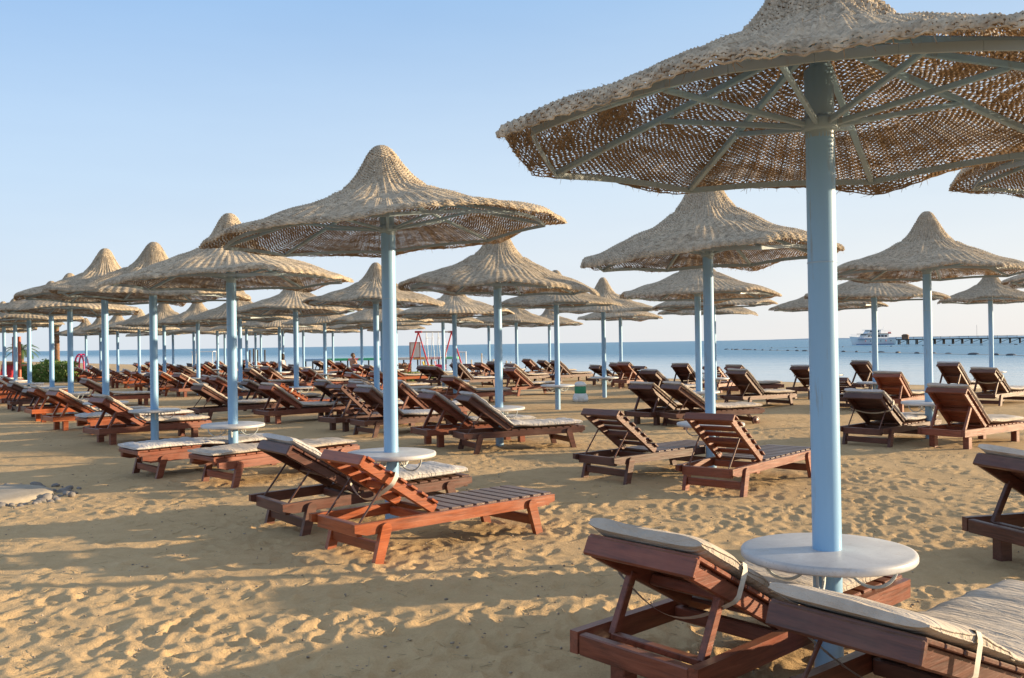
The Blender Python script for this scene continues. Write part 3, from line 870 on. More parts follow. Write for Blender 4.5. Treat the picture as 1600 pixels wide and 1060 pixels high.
def lounger(x, y, head, label, wd='red', legs='block', mat='cream', ang=32, strap=False, near=False, sag=.04, fat=1.0, seed=None):
    """head = heading of the foot end in degrees from +X towards +Y"""
    rs = random.Random(int(x*977)*13+int(y*733))
    if seed is None: seed = rs.randrange(3)
    root = thing('sun_lounger', label, 'sun lounger', (x, y, gz(x, y)-.005), R(head), LG)
    root.rotation_euler = (R(rs.uniform(-.8, .8)), R(rs.uniform(-.8, .8)), R(head))
    a = R(ang); wm = W[wd]; wy = WY[wd]; slat = mat is None
    splay = legs != 'block'
    if near:
        for s in (-1, 1):
            def f(s=s):
                mb = MB()
                mb.prism(rail_poly(splay)[::-1] if False else rail_poly(splay), .045, Matrix.Translation((0, s*LW/2, 0)))
                return mb.mesh('side_rail', wm)
            link('side_rail', get(('rail', wd, splay, s), f), root)
        if ang > 5: link('head_beam', get(('hb', wd, splay), lambda: MB().box((-.972 if not splay else -.93, 0, LH-.056), (.05, LW-.052, .095)).mesh('head_beam', wy)), root)
        link('foot_beam', get(('fb', wd), lambda: MB().box((.965, 0, LH-.056), (.045, LW-.052, .085)).mesh('foot_beam', wy)), root)
        link('seat_frame', get(('cb', wd), lambda: MB().box((HX-.04, 0, LH-.06), (.05, LW-.052, .07)).box((.4, 0, LH-.06), (.05, LW-.052, .07)).mesh('seat_frame', wy)), root)
        for fr in (True, False):
            for s in (-1, 1):
                if legs == 'wheel' and not fr: continue
                link('leg', get(('leg', wd, splay, fr, s), lambda: leg_mesh('splay' if splay else 'block', fr, s).mesh('leg', wm)), root)
            xx = -.74 if fr else .72
            if splay:
                tx = xx + (.058 if fr else -.058)*(-1 if fr else -1)*(-1)
                link('leg_stretcher', get(('ls', wd, fr), lambda: MB().box((xx+(.045 if fr else -.045)*(-1), 0, .105), (.04, LW-.0, .08)).mesh('leg_stretcher', wy)), root)
        if legs == 'wheel':
            for s in (-1, 1):
                def fl(s=s): return MB().bar((.62, s*(LW/2-.045), LH-.06), (.78, s*(LW/2-.045), .09), .03, .05).mesh('leg', wm)
                link('leg', get(('wleg', wd, s), fl), root)
                def fw(s=s):
                    M = Matrix.Translation((.79, s*(LW/2+.01), .085)) @ Matrix.Rotation(PI/2, 4, 'X')
                    mb = MB().lathe([(.0, -.02), (.03, -.02), (.035, -.012), (.07, -.016), (.085, -.012), (.085, .012), (.07, .016), (.035, .012), (.03, .02), (.0, .02)], 20)
                    mb.v = [tuple(M @ Vector(p)) for p in mb.v]
                    return mb.mesh('wheel', W['dark'])
                link('wheel', get(('wheel', s), fw), root)
        if slat or True:
            def fs_():
                mb = MB(); n = 10
                for i in range(n):
                    xx = HX+.06+(1.0-HX-.10)*i/(n-1)
                    mb.box((xx, 0, LH+.003), (.096, LW-.05, .02), None, .005)
                return mb.mesh('seat_slats', SLAT if slat else wy)
            link('seat_slats', get(('seat', wd, slat), fs_), root)
        link('backrest', get(('back', wd, ang, slat), lambda: backrest_mb(a, slat).mesh('backrest', [wm, wy])), root)
        if ang > 5: link('prop', get(('prop', wd, ang, splay), lambda: prop_mb(a, splay).mesh('prop', wm if not splay else W['dark'])), root)
    else:
        def ff():
            mb = MB()
            for s in (-1, 1): mb.prism(rail_poly(splay), .045, Matrix.Translation((0, s*LW/2, 0)))
            mb.cur = 1
            mb.box((-.972 if not splay else -.93, 0, LH-.056), (.05, LW-.052, .095)); mb.box((.965, 0, LH-.056), (.045, LW-.052, .085))
            n = 10
            for i in range(n):
                mb.box((HX+.06+(1.0-HX-.10)*i/(n-1), 0, LH+.003), (.096, LW-.05, .02), None, .005)
            if splay:
                for fr in (True, False): mb.box(((-.785 if fr else .765), 0, .105), (.04, LW, .08))
            if ang > 5:
                p = prop_mb(a, False); mb.add(p.v, p.f)
            return mb.mesh('frame', [wm, wy])
        link('frame', get(('frame', wd, splay, ang), ff), root)
        for fr in (True, False):
            for s in (-1, 1):
                link('leg', get(('leg', wd, splay, fr, s), lambda: leg_mesh('splay' if splay else 'block', fr, s).mesh('leg', wm)), root)
        link('backrest', get(('back', wd, ang, slat), lambda: backrest_mb(a, slat).mesh('backrest', [wm, wy])), root)
    if mat:
        m = CREAM if mat == 'cream' else GREY
        link('mattress', get(('mat', mat, ang, seed, fat), lambda: mattress_mesh(a, seed*7+3, m, 0, fat)), root)
    if strap:
        link('strap', get(('strap', ang, sag, mat is not None), lambda: strap_mb(a, sag, mat is not None).mesh('strap', STRAP)), root)
    return root

D = 41.0
dv = (math.cos(R(D)), math.sin(R(D))); nv = (-math.sin(R(D)), math.cos(R(D)))
CUSTOM = {
 ('front', 0): [
   (.485+.98*math.cos(R(43.5)), 3.80+.98*math.sin(R(43.5)), 43.5, 'nearest red-brown lounger with cream mattress, left of the foreground table', dict(wd='red', legs='block', mat='cream', ang=27, strap=True, sag=.12, near=True, seed=0, fat=1.1)),
   (1.16+.92*math.cos(R(38)), 3.12+.92*math.sin(R(38)), 38, 'brown lounger with cream mattress in the bottom right corner', dict(wd='dark', legs='splay', mat='cream', ang=21, strap=True, sag=.1, near=True, seed=1, fat=.95))],
 ('front', 1): [
   (-.63, 7.40, 41, 'bare slatted orange-brown lounger in front of the pointed umbrella', dict(wd='orange', legs='splay', mat=None, ang=33, near=True, strap=True, sag=.13)),
   (-1.40, 8.44, 40, 'dark brown lounger with grey mattress behind the bare orange-brown one', dict(wd='dark', legs='splay', mat='grey', ang=32, near=True, fat=1.0, seed=2))],
 ('front', 2): [
   (-2.95, 11.25, 47, 'flat lounger with cream mattress and round-topped legs, nearer of two flat ones', dict(wd='red', legs='splay', mat='cream', ang=0, near=True, seed=0, fat=.75)),
   (-4.1, 11.98, 45, 'flat lounger with pale mattress on the far side of the flat pair', dict(wd='red', legs='splay', mat='grey', ang=0, near=True, seed=1, fat=.8))],
 ('front', 3): [
   (-6.4, 15.75, 47, 'red-brown lounger with cream mattress behind the fourth front pole, square legs', dict(wd='red', legs='block', mat='cream', ang=33, near=True, seed=2))],
 ('front', 4): [
   (-8.6, 18.6, 45, 'orange sunlit lounger with cream mattress and square legs at left', dict(wd='orange', legs='block', mat='cream', ang=32, near=True, seed=0)),
   (-7.2, 17.2, 45, 'flat orange lounger with pale mattress beside the fifth front pole', dict(wd='orange', legs='block', mat='grey', ang=0, near=True, seed=1))],
 ('second', 0): [
   (4.28, 6.42, 16, 'dark brown lounger with cream mattress cut off at the right photo edge', dict(wd='dark', legs='block', mat='cream', ang=30, near=True, seed=1))],
 ('second', 1): [
   (1.69, 10.95, 39, 'bare dark slatted lounger, left of two bare ones right of centre', dict(wd='dark', legs='splay', mat=None, ang=36, near=True)),
   (2.66, 10.08, 47, 'bare red-brown slatted lounger just left of the thick foreground pole', dict(wd='red', legs='splay', mat=None, ang=38, near=True))],
 ('second', 2): [
   (.06, 13.85, 23, 'brown lounger with grey mattress in front of the centre umbrella pole', dict(wd='dark', legs='splay', mat='grey', ang=37, near=True, seed=2)),
   (-.62, 14.66, 29, 'brown lounger with grey mattress left behind the centre umbrella pole', dict(wd='red', legs='block', mat='grey', ang=37, near=True, seed=1))],
 ('third', 0): [
   (5.82, 13.8, 42, 'dark lounger with strap round its back, left of the tall peaked umbrella pole', dict(wd='dark', legs='splay', mat='grey', ang=33, strap=True, near=True)),
   (6.85, 13.3, 37, 'red-brown lounger with square legs at right, in front of the tall peaked umbrella', dict(wd='red', legs='block', mat='cream', ang=40, near=True))],
 ('third', 1): [
   (3.12, 17.6, 40, 'dark lounger with square legs left of the wheeled lounger', dict(wd='dark', legs='block', mat='cream', ang=33, near=True)),
   (3.72, 16.9, 24, 'brown lounger with two wheels at its foot, right of centre', dict(wd='dark', legs='wheel', mat='cream', ang=34, near=True))],
 ('third', 3): [
   (-1.0, 24.2, 40, 'red-brown lounger with cream mattress in front of the swing frame, raised back', dict(wd='red', legs='block', mat='cream', ang=28)),
   (-2.0, 25.7, 38, 'flat lounger with cream mattress in front of the swing frame', dict(wd='red', legs='block', mat='cream', ang=0))],
 ('fourth', 3): [
   (4.6, 28.5, 38, 'dark lounger with two slats showing, nearest of three near the water right of the bin', dict(wd='dark', legs='block', mat=None, ang=38)),
   (4.45, 31.3, 38, 'dark lounger farther of the small group near the water right of the bin', dict(wd='red', legs='block', mat='cream', ang=40))],
 ('fourth', 2): [
   (6.9, 25.8, 36, 'lounger with long cream mattress by the water left of the thick foreground pole', dict(wd='red', legs='block', mat='cream', ang=40)),
   (4.3, 24.6, 40, 'dark lounger with grey mattress behind the wheeled lounger', dict(wd='dark', legs='block', mat='grey', ang=34))],
 ('last', 0): [
   (12.3, 24.5, 38, 'dark slatted steep-backed lounger in front of the small far right umbrella', dict(wd='dark', legs='block', mat='grey', ang=42)),
   (11.5, 21.1, 36, 'dark lounger with strap at the right edge, second behind the tall peaked umbrella', dict(wd='dark', legs='splay', mat='cream', ang=38, strap=True))],
 ('last', 1): [
   (8.45, 24.8, 38, 'dark strapped lounger just left of the thick foreground pole near the water', dict(wd='dark', legs='block', mat='grey', ang=38, strap=True)),
   (10.7, 26.3, 30, 'steep-backed lounger with grey mattress draped off its foot, right of foreground pole', dict(wd='dark', legs='splay', mat='grey', ang=45))],
}
SKIP = {('fourth', 0), ('last', 6), ('third', 2)}
CN = {'dark': 'dark brown', 'red': 'red-brown', 'orange': 'orange-brown'}
for (row, k, x, y) in ULIST:
    if (row, k) in CUSTOM:
        for (lx, ly, h, lab, opt) in CUSTOM[(row, k)]: lounger(lx, ly, h, lab, **opt)
        continue
    if (row, k) in SKIP: continue
    rs = random.Random(k*101+len(row)*7+int(x*10))
    for side, word in ((-1, 'nearer'), (1, 'farther')):
        off = .60*side; al = rs.uniform(-.25, .25)
        h = D+rs.uniform(-9, 9)
        wd = rs.choice(['red', 'red', 'dark', 'orange', 'orange']) if x < -2 else rs.choice(['red', 'dark'])
        mat = rs.choice(['cream', 'cream', 'grey', 'cream', 'cream', None])
        ang = rs.choice([26, 30, 30, 33, 36] if x < 0 else [28, 32, 36, 38])
        legs = rs.choice(['block', 'block', 'splay'])
        lab = '%s lounger with %s, %s of pair at %s umbrella from right, %s row' % (CN[wd], {'cream': 'cream mattress', 'grey': 'grey mattress', None: 'bare slats'}[mat], word, ORD[k], row)
        lounger(x+nv[0]*off+dv[0]*al, y+nv[1]*off+dv[1]*al, h, lab, wd=wd, legs=legs, mat=mat, ang=ang, strap=rs.random() < .25, near=y < 22)
# loungers that stand between the umbrella pairs
EXTRA = [
 (-1.75, 18.6, 38, 'red', 'block', 'grey', 40, 'red-brown lounger with grey mattress standing behind the two at the centre umbrella'),
 (-2.7, 17.3, 40, 'dark', 'block', None, 42, 'bare dark lounger with upright back just left of the pointed umbrella pole'),
 (-2.0, 16.4, 38, 'dark', 'splay', 'grey', 38, 'dark lounger with grey mattress just right behind the pointed umbrella pole'),
 (-4.5, 19.3, 42, 'red', 'block', 'cream', 34, 'red-brown lounger with cream mattress and square legs between front and second rows'),
 (-6.3, 20.4, 42, 'dark', 'splay', 'cream', 32, 'dark lounger with cream mattress left of the square-legged red-brown one'),
 (-11.3, 25.6, 42, 'red', 'block', 'cream', 30, 'red-brown lounger in the gap between front and second rows at left'),
 (5.9, 21.5, 36, 'dark', 'splay', 'cream', 40, 'steep-backed lounger with cream mattress left of the thick pole, near the sea'),
 (.6, 27.9, 36, 'red', 'splay', 'cream', 38, 'red-brown lounger with high back and cream mattress left of the litter bin'),
 (-1.5, 33.4, 40, 'dark', 'splay', 'grey', 42, 'dark lounger with grey mattress right of the red swing frame'),
 (2.4, 37.2, 38, 'dark', 'block', 'cream', 38, 'dark lounger with high back behind the litter bin near the water'),
 (-3.4, 24.0, 40, 'red', 'splay', 'cream', 24, 'red-brown lounger with cream mattress just left of the swing frame'),
 (-9.0, 33.2, 40, 'dark', 'block', 'cream', 34, 'dark lounger with cream mattress between second and third rows farther left'),
]
for (x, y, h, wd, legs, mat, ang, lab) in EXTRA:
    lounger(x, y, h, lab, wd=wd, legs=legs, mat=mat, ang=ang, near=y < 22)
#@@MORE@@
# ------------------------------------------------------------------ playground, jetty, people and other things
RED = simple('paint_red', (.52, .04, .05), .4); WHITE = simple('paint_white', (.74, .74, .73), .45, 0, .06, 5, .05)
YEL = simple('plastic_yellow', (.72, .50, .03), .4); PINK = simple('plastic_pink_red', (.62, .03, .13), .4)
GRN = simple('plastic_green', (.03, .27, .14), .45); DGREY = simple('dark_grey', (.06, .06, .07), .6)
CHAIN = simple('chain_grey', (.42, .46, .5), .4, .4)
def leafmat(name, a, c):
    m, nt, b, N, L = newmat(name)
    n = noise(nt, 3.5, 4, .6, texco(nt)); rp = ramp(nt, [(.3, a), (.7, c)]); L(n.outputs[0], rp.inputs[0]); L(rp.outputs[0], b.inputs['Base Color'])
    b.inputs['Roughness'].default_value = .55
    tr = N('ShaderNodeBsdfTranslucent'); L(rp.outputs[0], tr.inputs[0]); mx = N('ShaderNodeMixShader'); mx.inputs[0].default_value = .25
    L(b.outputs[0], mx.inputs[1]); L(tr.outputs[0], mx.inputs[2]); L(mx.outputs[0], nt.nodes['Material Output'].inputs[0])
    return m
LEAF = leafmat('leaf_green', (.11, .21, .04), (.30, .40, .10)); FROND = leafmat('palm_frond_green', (.05, .11, .03), (.12, .19, .06))
BARK = simple('palm_bark', (.23, .13, .075), .9, 0, .45, 7, .8)
CONC = simple('grey_concrete', (.33, .28, .215), .9, 0, .2, 4, .5); STONE = simple('grey_stone', (.21, .19, .175), .85, 0, .35, 9, .7)
PLANK = simple('weathered_pier_timber', (.05, .042, .037), .8, 0, .3, 1.5, .2)

def leaves(n, fn, size, seed, up=.3):
    rg = random.Random(seed); mb = MB()
    for _ in range(n):
        p = Vector(fn(rg)); s = size*rg.uniform(.6, 1.3)
        d = Vector((rg.gauss(0, 1), rg.gauss(0, 1), rg.gauss(up, .8))).normalized()
        w = d.orthogonal().normalized(); w.rotate(Matrix.Rotation(rg.uniform(0, 6.28), 3, d))
        mb.add([p-d*s, p+w*s*.45, p+d*s, p-w*s*.45], [(0, 1, 2, 3)])
    return mb

# litter bin
root = thing('litter_bin', 'green and white plastic litter bin with bulging white base', 'litter bin', (1.83, 24.3, 0))
link('base', MB().lathe([(0, 0), (.17, 0), (.2, .03), (.215, .10), (.2, .17), (.165, .22), (.15, .235)], 28).mesh('base', WHITE), root)
link('body', MB().lathe([(.15, .22), (.158, .26), (.158, .40), (.15, .43)], 28).mesh('body', GRN), root)
link('lid', MB().lathe([(.153, .425), (.165, .43), (.165, .47), (.12, .53), (.05, .55), (0, .555)], 28).mesh('lid', WHITE), root)
for s in (-1, 1):
    link('foot_bulge', MB().ball((s*.12, -.13, .07), (.08, .08, .075)).mesh('foot_bulge', WHITE), root)

# swing frame
sx, sy = -3.78, 44.2
root = thing('swing_frame', 'red metal swing frame with two chairs hung from its top bar', 'swing', (sx, sy, gz(sx, sy)))
b = Vector((.80, .72, 0)); a = Vector((.72, -.62, 0))
H = 2.25
link('top_bar', MB().tube([-b*.98+Vector((0, 0, H)), b*.98+Vector((0, 0, H))], .035, 8).mesh('top_bar', DGREY), root)
for s in (-1, 1):
    ap = b*.95*s+Vector((0, 0, H))
    link('bracket', MB().box(ap, (.34, .16, .1)).mesh('bracket', RED), root)
    for q in (-1, 1):
        link('leg', MB().tube([ap, b*.95*s+a*q+Vector((0, 0, -.1))], .035, 8).mesh('leg', RED), root)
for s, m in ((-1, YEL), (1, PINK)):
    c = b*.34*s
    ch = MB()
    for e in (-1, 1):
        for f in (-1, 1): ch.tube([c+b*.17*e+Vector((0, 0, H)), c+b*.17*e+a*.18*f+Vector((0, 0, .62))], .012, 6)
    ch.tube([c-b*.17+Vector((0, 0, H-.3)), c+b*.17+Vector((0, 0, H-.3))], .014, 6)
    link('chain', ch.mesh('chain', CHAIN), root)
    st = MB()
    st.box(c+Vector((0, 0, .42)), (.42, .36, .06), None, .02)
    st.bar(c+Vector((-.24, 0, .45)), c+Vector((-.34, 0, .80)), .38, .05)
    for q in (-1, 1): st.bar(c+Vector((-.26, q*.19, .56)), c+Vector((.2, q*.19, .54)), .04, .16)
    link('swing_seat', st.mesh('swing_seat', m), root)

# sign board
x, y = -5.42, 50.0
root = thing('sign_board', 'white notice board in a thin red frame on two posts, left of the swing', 'sign', (x, y, gz(x, y)))
link('board', MB().box((0, 0, 1.33), (.52, .03, .78)).mesh('board', WHITE), root)
fr = MB()
for s in (-1, 1): fr.box((s*.285, -.01, .86), (.05, .05, 1.84))
fr.box((0, -.01, 1.75), (.52, .05, .05)); fr.box((0, -.01, .91), (.52, .05, .05))
link('frame', fr.mesh('frame', simple('sign_frame_red_brown', (.35, .09, .06), .5)), root)

# stump and shrub
x, y = -5.55, 46.0
rg = random.Random(4)
mb = MB().tube([(0, 0, -.1), (.02, 0, .2), (0, .02, .45), (.03, 0, .62)], [.30, .27, .29, .25], 12)
for _ in range(60):
    t = rg.uniform(0, 6.28); z = rg.uniform(.02, .6); mb.bar((.26*math.cos(t), .26*math.sin(t), z), (.36*math.cos(t), .36*math.sin(t), z+.12), .07, .03)
root = thing('palm_stump', 'rough brown palm stump beside the swing frame', 'stump', (x, y, gz(x, y)))
link('stump', mb.mesh('stump', BARK), root)
x, y = -4.55, 40.5
root = thing('shrub', 'low dark green shrub on the sand left of the swing frame', 'shrub', (x, y, gz(x, y)))
def shr(r_):
    t = r_.uniform(0, 6.28); q = math.sqrt(r_.random()); return (1.0*q*math.cos(t), .6*q*math.sin(t), r_.uniform(.02, .42)*(1-.6*q*q))
link('foliage', leaves(1500, shr, .06, 3).mesh('foliage', LEAF), root)

# painted jetty
root = thing('painted_jetty', 'low jetty with planks painted blue, green, pink and orange along the water', 'jetty', (0, 62, -.3))
segs = [(-14.26, -12.84, (.25, .42, .62)), (-12.84, -11.25, (.05, .42, .20)), (-11.25, -10.54, (.62, .2, .2)), (-10.54, -8.86, (.05, .42, .22)), (-8.86, -6.73, (.62, .6, .55)), (-6.73, -5.85, (.68, .32, .08)), (-5.85, -4.87, (.66, .32, .3)), (-4.87, -3.72, (.16, .5, .25))]
for (x0, x1, c) in segs:
    link('plank_deck', MB().box(((x0+x1)/2, 0, 1.0), (x1-x0-.03, 1.4, .16)).mesh('plank_deck', simple('jetty_paint', c, .6)), root)
for i in range(22):
    xx = -14.17+i*.48
    link('post', MB().tube([(xx, -.55, -.6), (xx, -.55, .93)], .05, 8).mesh('post', PLANK), root)

# white rail frame and rope posts
x, y = -3.7, 56.0
root = thing('white_rail_frame', 'white metal frame of rails standing by the water right of the swing', 'frame', (x, y, gz(x, y)))
fr = MB()
for xx in (-.0, .8): fr.tube([(xx, 0, -.4), (xx, 0, 1.35)], .035, 8)
for zz in (.55, 1.32): fr.tube([(0, 0, zz), (.8, 0, zz)], .035, 8)
for k in range(1, 4): fr.tube([(k*.2, 0, .55), (k*.2, 0, 1.32)], .016, 6)
link('frame', fr.mesh('frame', WHITE), root)
pp = [(-1.9, 55.5, 1.2), (-1.15, 54.5, .85), (-2.55, 55.8, .8), (-.35, 53.0, .75), (-.1, 52.0, .7)]
LP = ['tall slim wooden post by the water right of the white rail frame', 'slim post of middle height in the rope line by the water', 'slim post just right of the white rail frame', 'low slim post of the rope line behind centre loungers', 'lowest slim post at the end of the rope line']
for (x, y, h), lb in zip(pp, LP):
    o = link('rope_post', MB().tube([(0, 0, -.4), (0, 0, h)], .04, 8).ball((0, 0, h+.02), .05, 8, 5).mesh('rope_post', simple('post_pale_wood', (.5, .44, .36), .7)), None, (x, y, gz(x, y)))
    tag(o, lb, 'post', 'rope posts by the water')
mb = MB()
for (a_, b_) in ((0, 1), (1, 3), (3, 4)):
    A = Vector((pp[a_][0], pp[a_][1], gz(*pp[a_][:2])+pp[a_][2]-.05)); B = Vector((pp[b_][0], pp[b_][1], gz(*pp[b_][:2])+pp[b_][2]-.05))
    mb.tube([A.lerp(B, t)-Vector((0, 0, .12*math.sin(PI*t))) for t in np.linspace(0, 1, 9)], .012, 5)
tag(link('barrier_rope', mb.mesh('barrier_rope', STRAP)), 'thin pale rope slung between slim posts by the water', 'rope')

# people
SKIN = simple('skin_tanned', (.46, .24, .15), .55, 0, .08, 6, .05)
def person(label, loc, rz, hair, cloth_c, top_c=None):
    root = thing('person', label, 'person', loc, rz)
    V = []; E = []; Rr = []
    def v(p, r, frm=None):
        V.append(p); Rr.append(r); i = len(V)-1
        if frm is not None: E.append((frm, i))
        return i
    pel = v((0, 0, .50), .135); ab = v((.01, 0, .66), .135, pel); ch = v((-.01, 0, .84), .15, ab); nb = v((-.01, 0, .97), .085, ch)
    nk = v((0, 0, 1.03), .055, nb); h0 = v((.02, 0, 1.10), .075, nk); h1 = v((.02, 0, 1.18), .098, h0); h2 = v((.015, 0, 1.255), .075, h1)
    ns = v((.125, 0, 1.165), .014, h1)
    for s in (-1, 1):
        er = v((.01, s*.108, 1.17), .016, h1)
        sh = v((-.01, s*.185, .95), .062, nb); el = v((.05, s*.255, .70), .045, sh); wr = v((.26, s*.17, .60), .03, el); pm = v((.33, s*.15, .59), .032, wr)
        for k, (oy, ln) in enumerate(((-.028, .07), (-.010, .085), (.010, .08), (.027, .062))):
            k1 = v((.37, s*.15+oy, .585), .0095, pm); k2 = v((.37+ln*.5, s*.15+oy, .575), .0085, k1); v((.37+ln*.8, s*.15+oy, .55), .0075, k2)
        t1 = v((.335, s*.15-s*.04, .585), .010, pm); v((.365, s*.15-s*.055, .57), .008, t1)
        hp = v((.06, s*.10, .49), .105, pel); kn = v((.47, s*.13, .50), .065, hp); an = v((.50, s*.12, .10), .04, kn); v((.62, s*.13, .05), .033, an)
    def skin(name, V, E, Rr, mat, sub=2):
        me = bpy.data.meshes.new(name); me.from_pydata(V, E, []); me.materials.append(mat)
        o = link(name, me, root); o.modifiers.new('skin', 'SKIN').use_smooth_shade = True
        sk = me.skin_vertices[0].data if me.skin_vertices else None
        if sk is None:
            bm = bmesh.new(); bm.from_mesh(me); lay = bm.verts.layers.skin.verify()
            for bv, r in zip(bm.verts, Rr): bv[lay].radius = (r, r); bv[lay].use_root = bv.index == 0
            bm.to_mesh(me); bm.free()
        else:
            for d_, r in zip(sk, Rr): d_.radius = (r, r)
        ss = o.modifiers.new('sub', 'SUBSURF'); ss.levels = sub; ss.render_levels = sub
        return o
    skin('body', V, E, Rr, SKIN)
    cm = simple('swimwear', cloth_c, .8)
    Vs = [(0, 0, .46), (0, 0, .60), (.06, .10, .49), (.34, .12, .50), (.06, -.10, .49), (.34, -.12, .50)]
    skin('shorts', Vs, [(0, 1), (0, 2), (2, 3), (0, 4), (4, 5)], [.148, .142, .118, .092, .118, .092], cm)
    if top_c:
        skin('shirt', [(0, 0, .60), (.01, 0, .68), (-.01, 0, .84), (-.01, 0, .955), (-.01, .185, .94), (.02, .225, .82), (-.01, -.185, .94), (.02, -.225, .82)],
             [(0, 1), (1, 2), (2, 3), (3, 4), (4, 5), (3, 6), (6, 7)], [.147, .147, .163, .1, .074, .06, .074, .06], simple('shirt_cloth', top_c, .85))
    hm = MB()
    n = 14
    for i in range(6):
        pass
    hm.lathe([(.0, .125), (.05, .115), (.085, .085), (.103, .03), (.104, -.02), (.09, -.05)], 16, (0, 0, 1.195)) if hair[1] == 'short' else hm.lathe([(.0, .13), (.06, .118), (.097, .08), (.113, .02), (.115, -.06), (.10, -.17), (.06, -.2)], 16, (-.03, 0, 1.195))
    ho = link('hair', hm.mesh('hair', simple('hair', hair[0], .7)), root, (-.012, 0, 0))
    return root
lx, ly = -7.75, 43.0
lounger(lx, ly, 41, 'lounger with the shirtless man sitting on it', wd='red', legs='block', mat='cream', ang=0)
person('shirtless sunburnt man sitting with his back turned, looking at the sea', (lx+.1, ly+.05, gz(lx, ly)-.03), R(48), ((.16, .11, .08), 'short'), (.35, .08, .1))
lx, ly = -11.75, 45.3
lounger(lx, ly, 41, 'lounger under the dark-haired person half hidden by a pole', wd='red', legs='block', mat='cream', ang=0)
person('dark-haired person sitting half hidden behind a pale blue pole, facing the sea', (lx+.1, ly, gz(lx, ly)-.03), R(150), ((.02, .014, .012), 'long'), (.05, .06, .1), (.5, .48, .5))

# hedge, palms, playground pieces at far left
x0, y0 = -24.4, 46.5
root = thing('hedge', 'clipped green hedge behind the umbrellas at far left', 'hedge', (x0, y0, 0))
def hd(r_): 
    x_ = r_.uniform(-1.5, 1.7); return (x_, r_.uniform(-.5, .5), r_.uniform(0, 1.02+.12*math.sin(x_*2.3)+.08*math.sin(x_*5.1)))
link('foliage', leaves(5500, hd, .075, 8).mesh('foliage', LEAF), root)
st = MB()
for k in range(5): st.tube([(-1.3+k*.66, 0, -.1), (-1.25+k*.66, .05, .7)], [.04, .02], 6)
link('stem', st.mesh('stem', BARK), root)
def palm(label, x, y, h, r_, nf, fl, seed):
    rg = random.Random(seed); root = thing('palm_tree', label, 'palm tree', (x, y, gz(x, y)), 0, 'palm trees at far left')
    pts = [(0, 0, -.2)]; rad = [r_*1.25]
    n = int(h/.09)
    for i in range(n): pts.append((.02*math.sin(i*.1), 0, i*h/n)); rad.append(r_*(1.08 if i % 2 else .94))
    link('trunk', MB().tube(pts, rad, 12).mesh('trunk', BARK), root)
    mb = MB()
    for k in range(nf):
        az = k*2.4+rg.uniform(-.2, .2); el = rg.uniform(.1, 1.1)
        prev = Vector((0, 0, h)); d = Vector((math.cos(az)*math.cos(el), math.sin(az)*math.cos(el), math.sin(el)))
        side = Vector((-math.sin(az), math.cos(az), 0))
        for j in range(14):
            nx = prev+d*fl/14; d = (d+Vector((0, 0, -.13))).normalized()
            ll = .42*fl*math.sin(PI*(j+1.5)/16)*.7
            for s in (-1, 1):
                tip = nx+(side*s*.8+d*.55-Vector((0, 0, .25))).normalized()*ll
                mb.add([prev, nx, tip], [(0, 1, 2)])
            mb.add([prev-side*.012, prev+side*.012, nx+side*.012, nx-side*.012], [(0, 1, 2, 3)])
            prev = nx
    link('crown', mb.mesh('crown', FROND), root)
palm('reddish palm trunk standing behind the hedge, crown hidden by straw umbrellas', -24.6, 48.4, 3.3, .13, 12, 1.0, 3)
palm('small palm tree with green fronds far behind the hedge at left', -38.3, 70.0, 1.7, .12, 16, 1.5, 5)
root = thing('climbing_frame', 'red playground climbing frame on posts at the far left edge', 'climbing frame', (-23.6, 42.0, 0))
for (xx, yy) in ((-.2, 0), (.45, .1), (-.2, .8), (.45, .9)):
    link('post', MB().tube([(xx, yy, -.1), (xx, yy, 2.3)], .075, 10).mesh('post', simple('playground_red_brown', (.42, .10, .05), .5)), root)
link('platform', MB().box((.12, .45, .95), (.9, 1.0, .08)).lathe([(.33, .99), (.38, 1.06), (.33, 1.12)], 16, (.12, .0, 0)).mesh('platform', simple('playground_wood', (.28, .12, .06), .6)), root)
link('slide', MB().bar((.1, -.2, .95), (.55, -1.3, .12), .5, .05).bar((-.16, -.2, 1.05), (.29, -1.3, .22), .04, .16).bar((.36, -.2, 1.05), (.81, -1.3, .22), .04, .16).mesh('slide', RED), root)
root = thing('metal_arch', 'pinkish red round climbing arch by the sea at left', 'arch', (-25.7, 53.2, gz(-25.7, 53.2)))
ar = [(.26*math.cos(t)*1.0, 0, .75+.62*math.sin(t)) for t in np.linspace(0, PI, 15)]
link('hoop', MB().tube([(.30, 0, -.3)]+ar+[(-.30, 0, -.3)], .05, 8).mesh('hoop', PINK), root)
link('hoop', MB().tube([(.30, .5, -.3)]+[(p[0], .5, p[2]) for p in ar]+[(-.30, .5, -.3)], .05, 8).mesh('hoop', PINK), root)
rg_ = MB()
for p in ar[1:-1:3]: rg_.tube([p, (p[0], .5, p[2])], .025, 6)
link('rung', rg_.mesh('rung', PINK), root)
lab_d = ['leftmost of five dark mooring posts at the waterline', 'second from left of five dark mooring posts at the waterline', 'middle one of five dark mooring posts at the waterline', 'second from right of five dark mooring posts at the waterline', 'rightmost of five dark mooring posts at the waterline']
for k in range(5):
    x, y = -19.05+k*.19, 65.0
    o = link('mooring_post', MB().tube([(0, 0, -.9), (.02, 0, 1.45+.1*(k % 2))], .055, 8).lathe([(.06, .4), (.065, .4), (.065, .55), (.06, .55)], 8).mesh('mooring_post', PLANK), None, (x, y+.3*k, gz(x, y)))
    tag(o, lab_d[k], 'post', 'mooring posts')
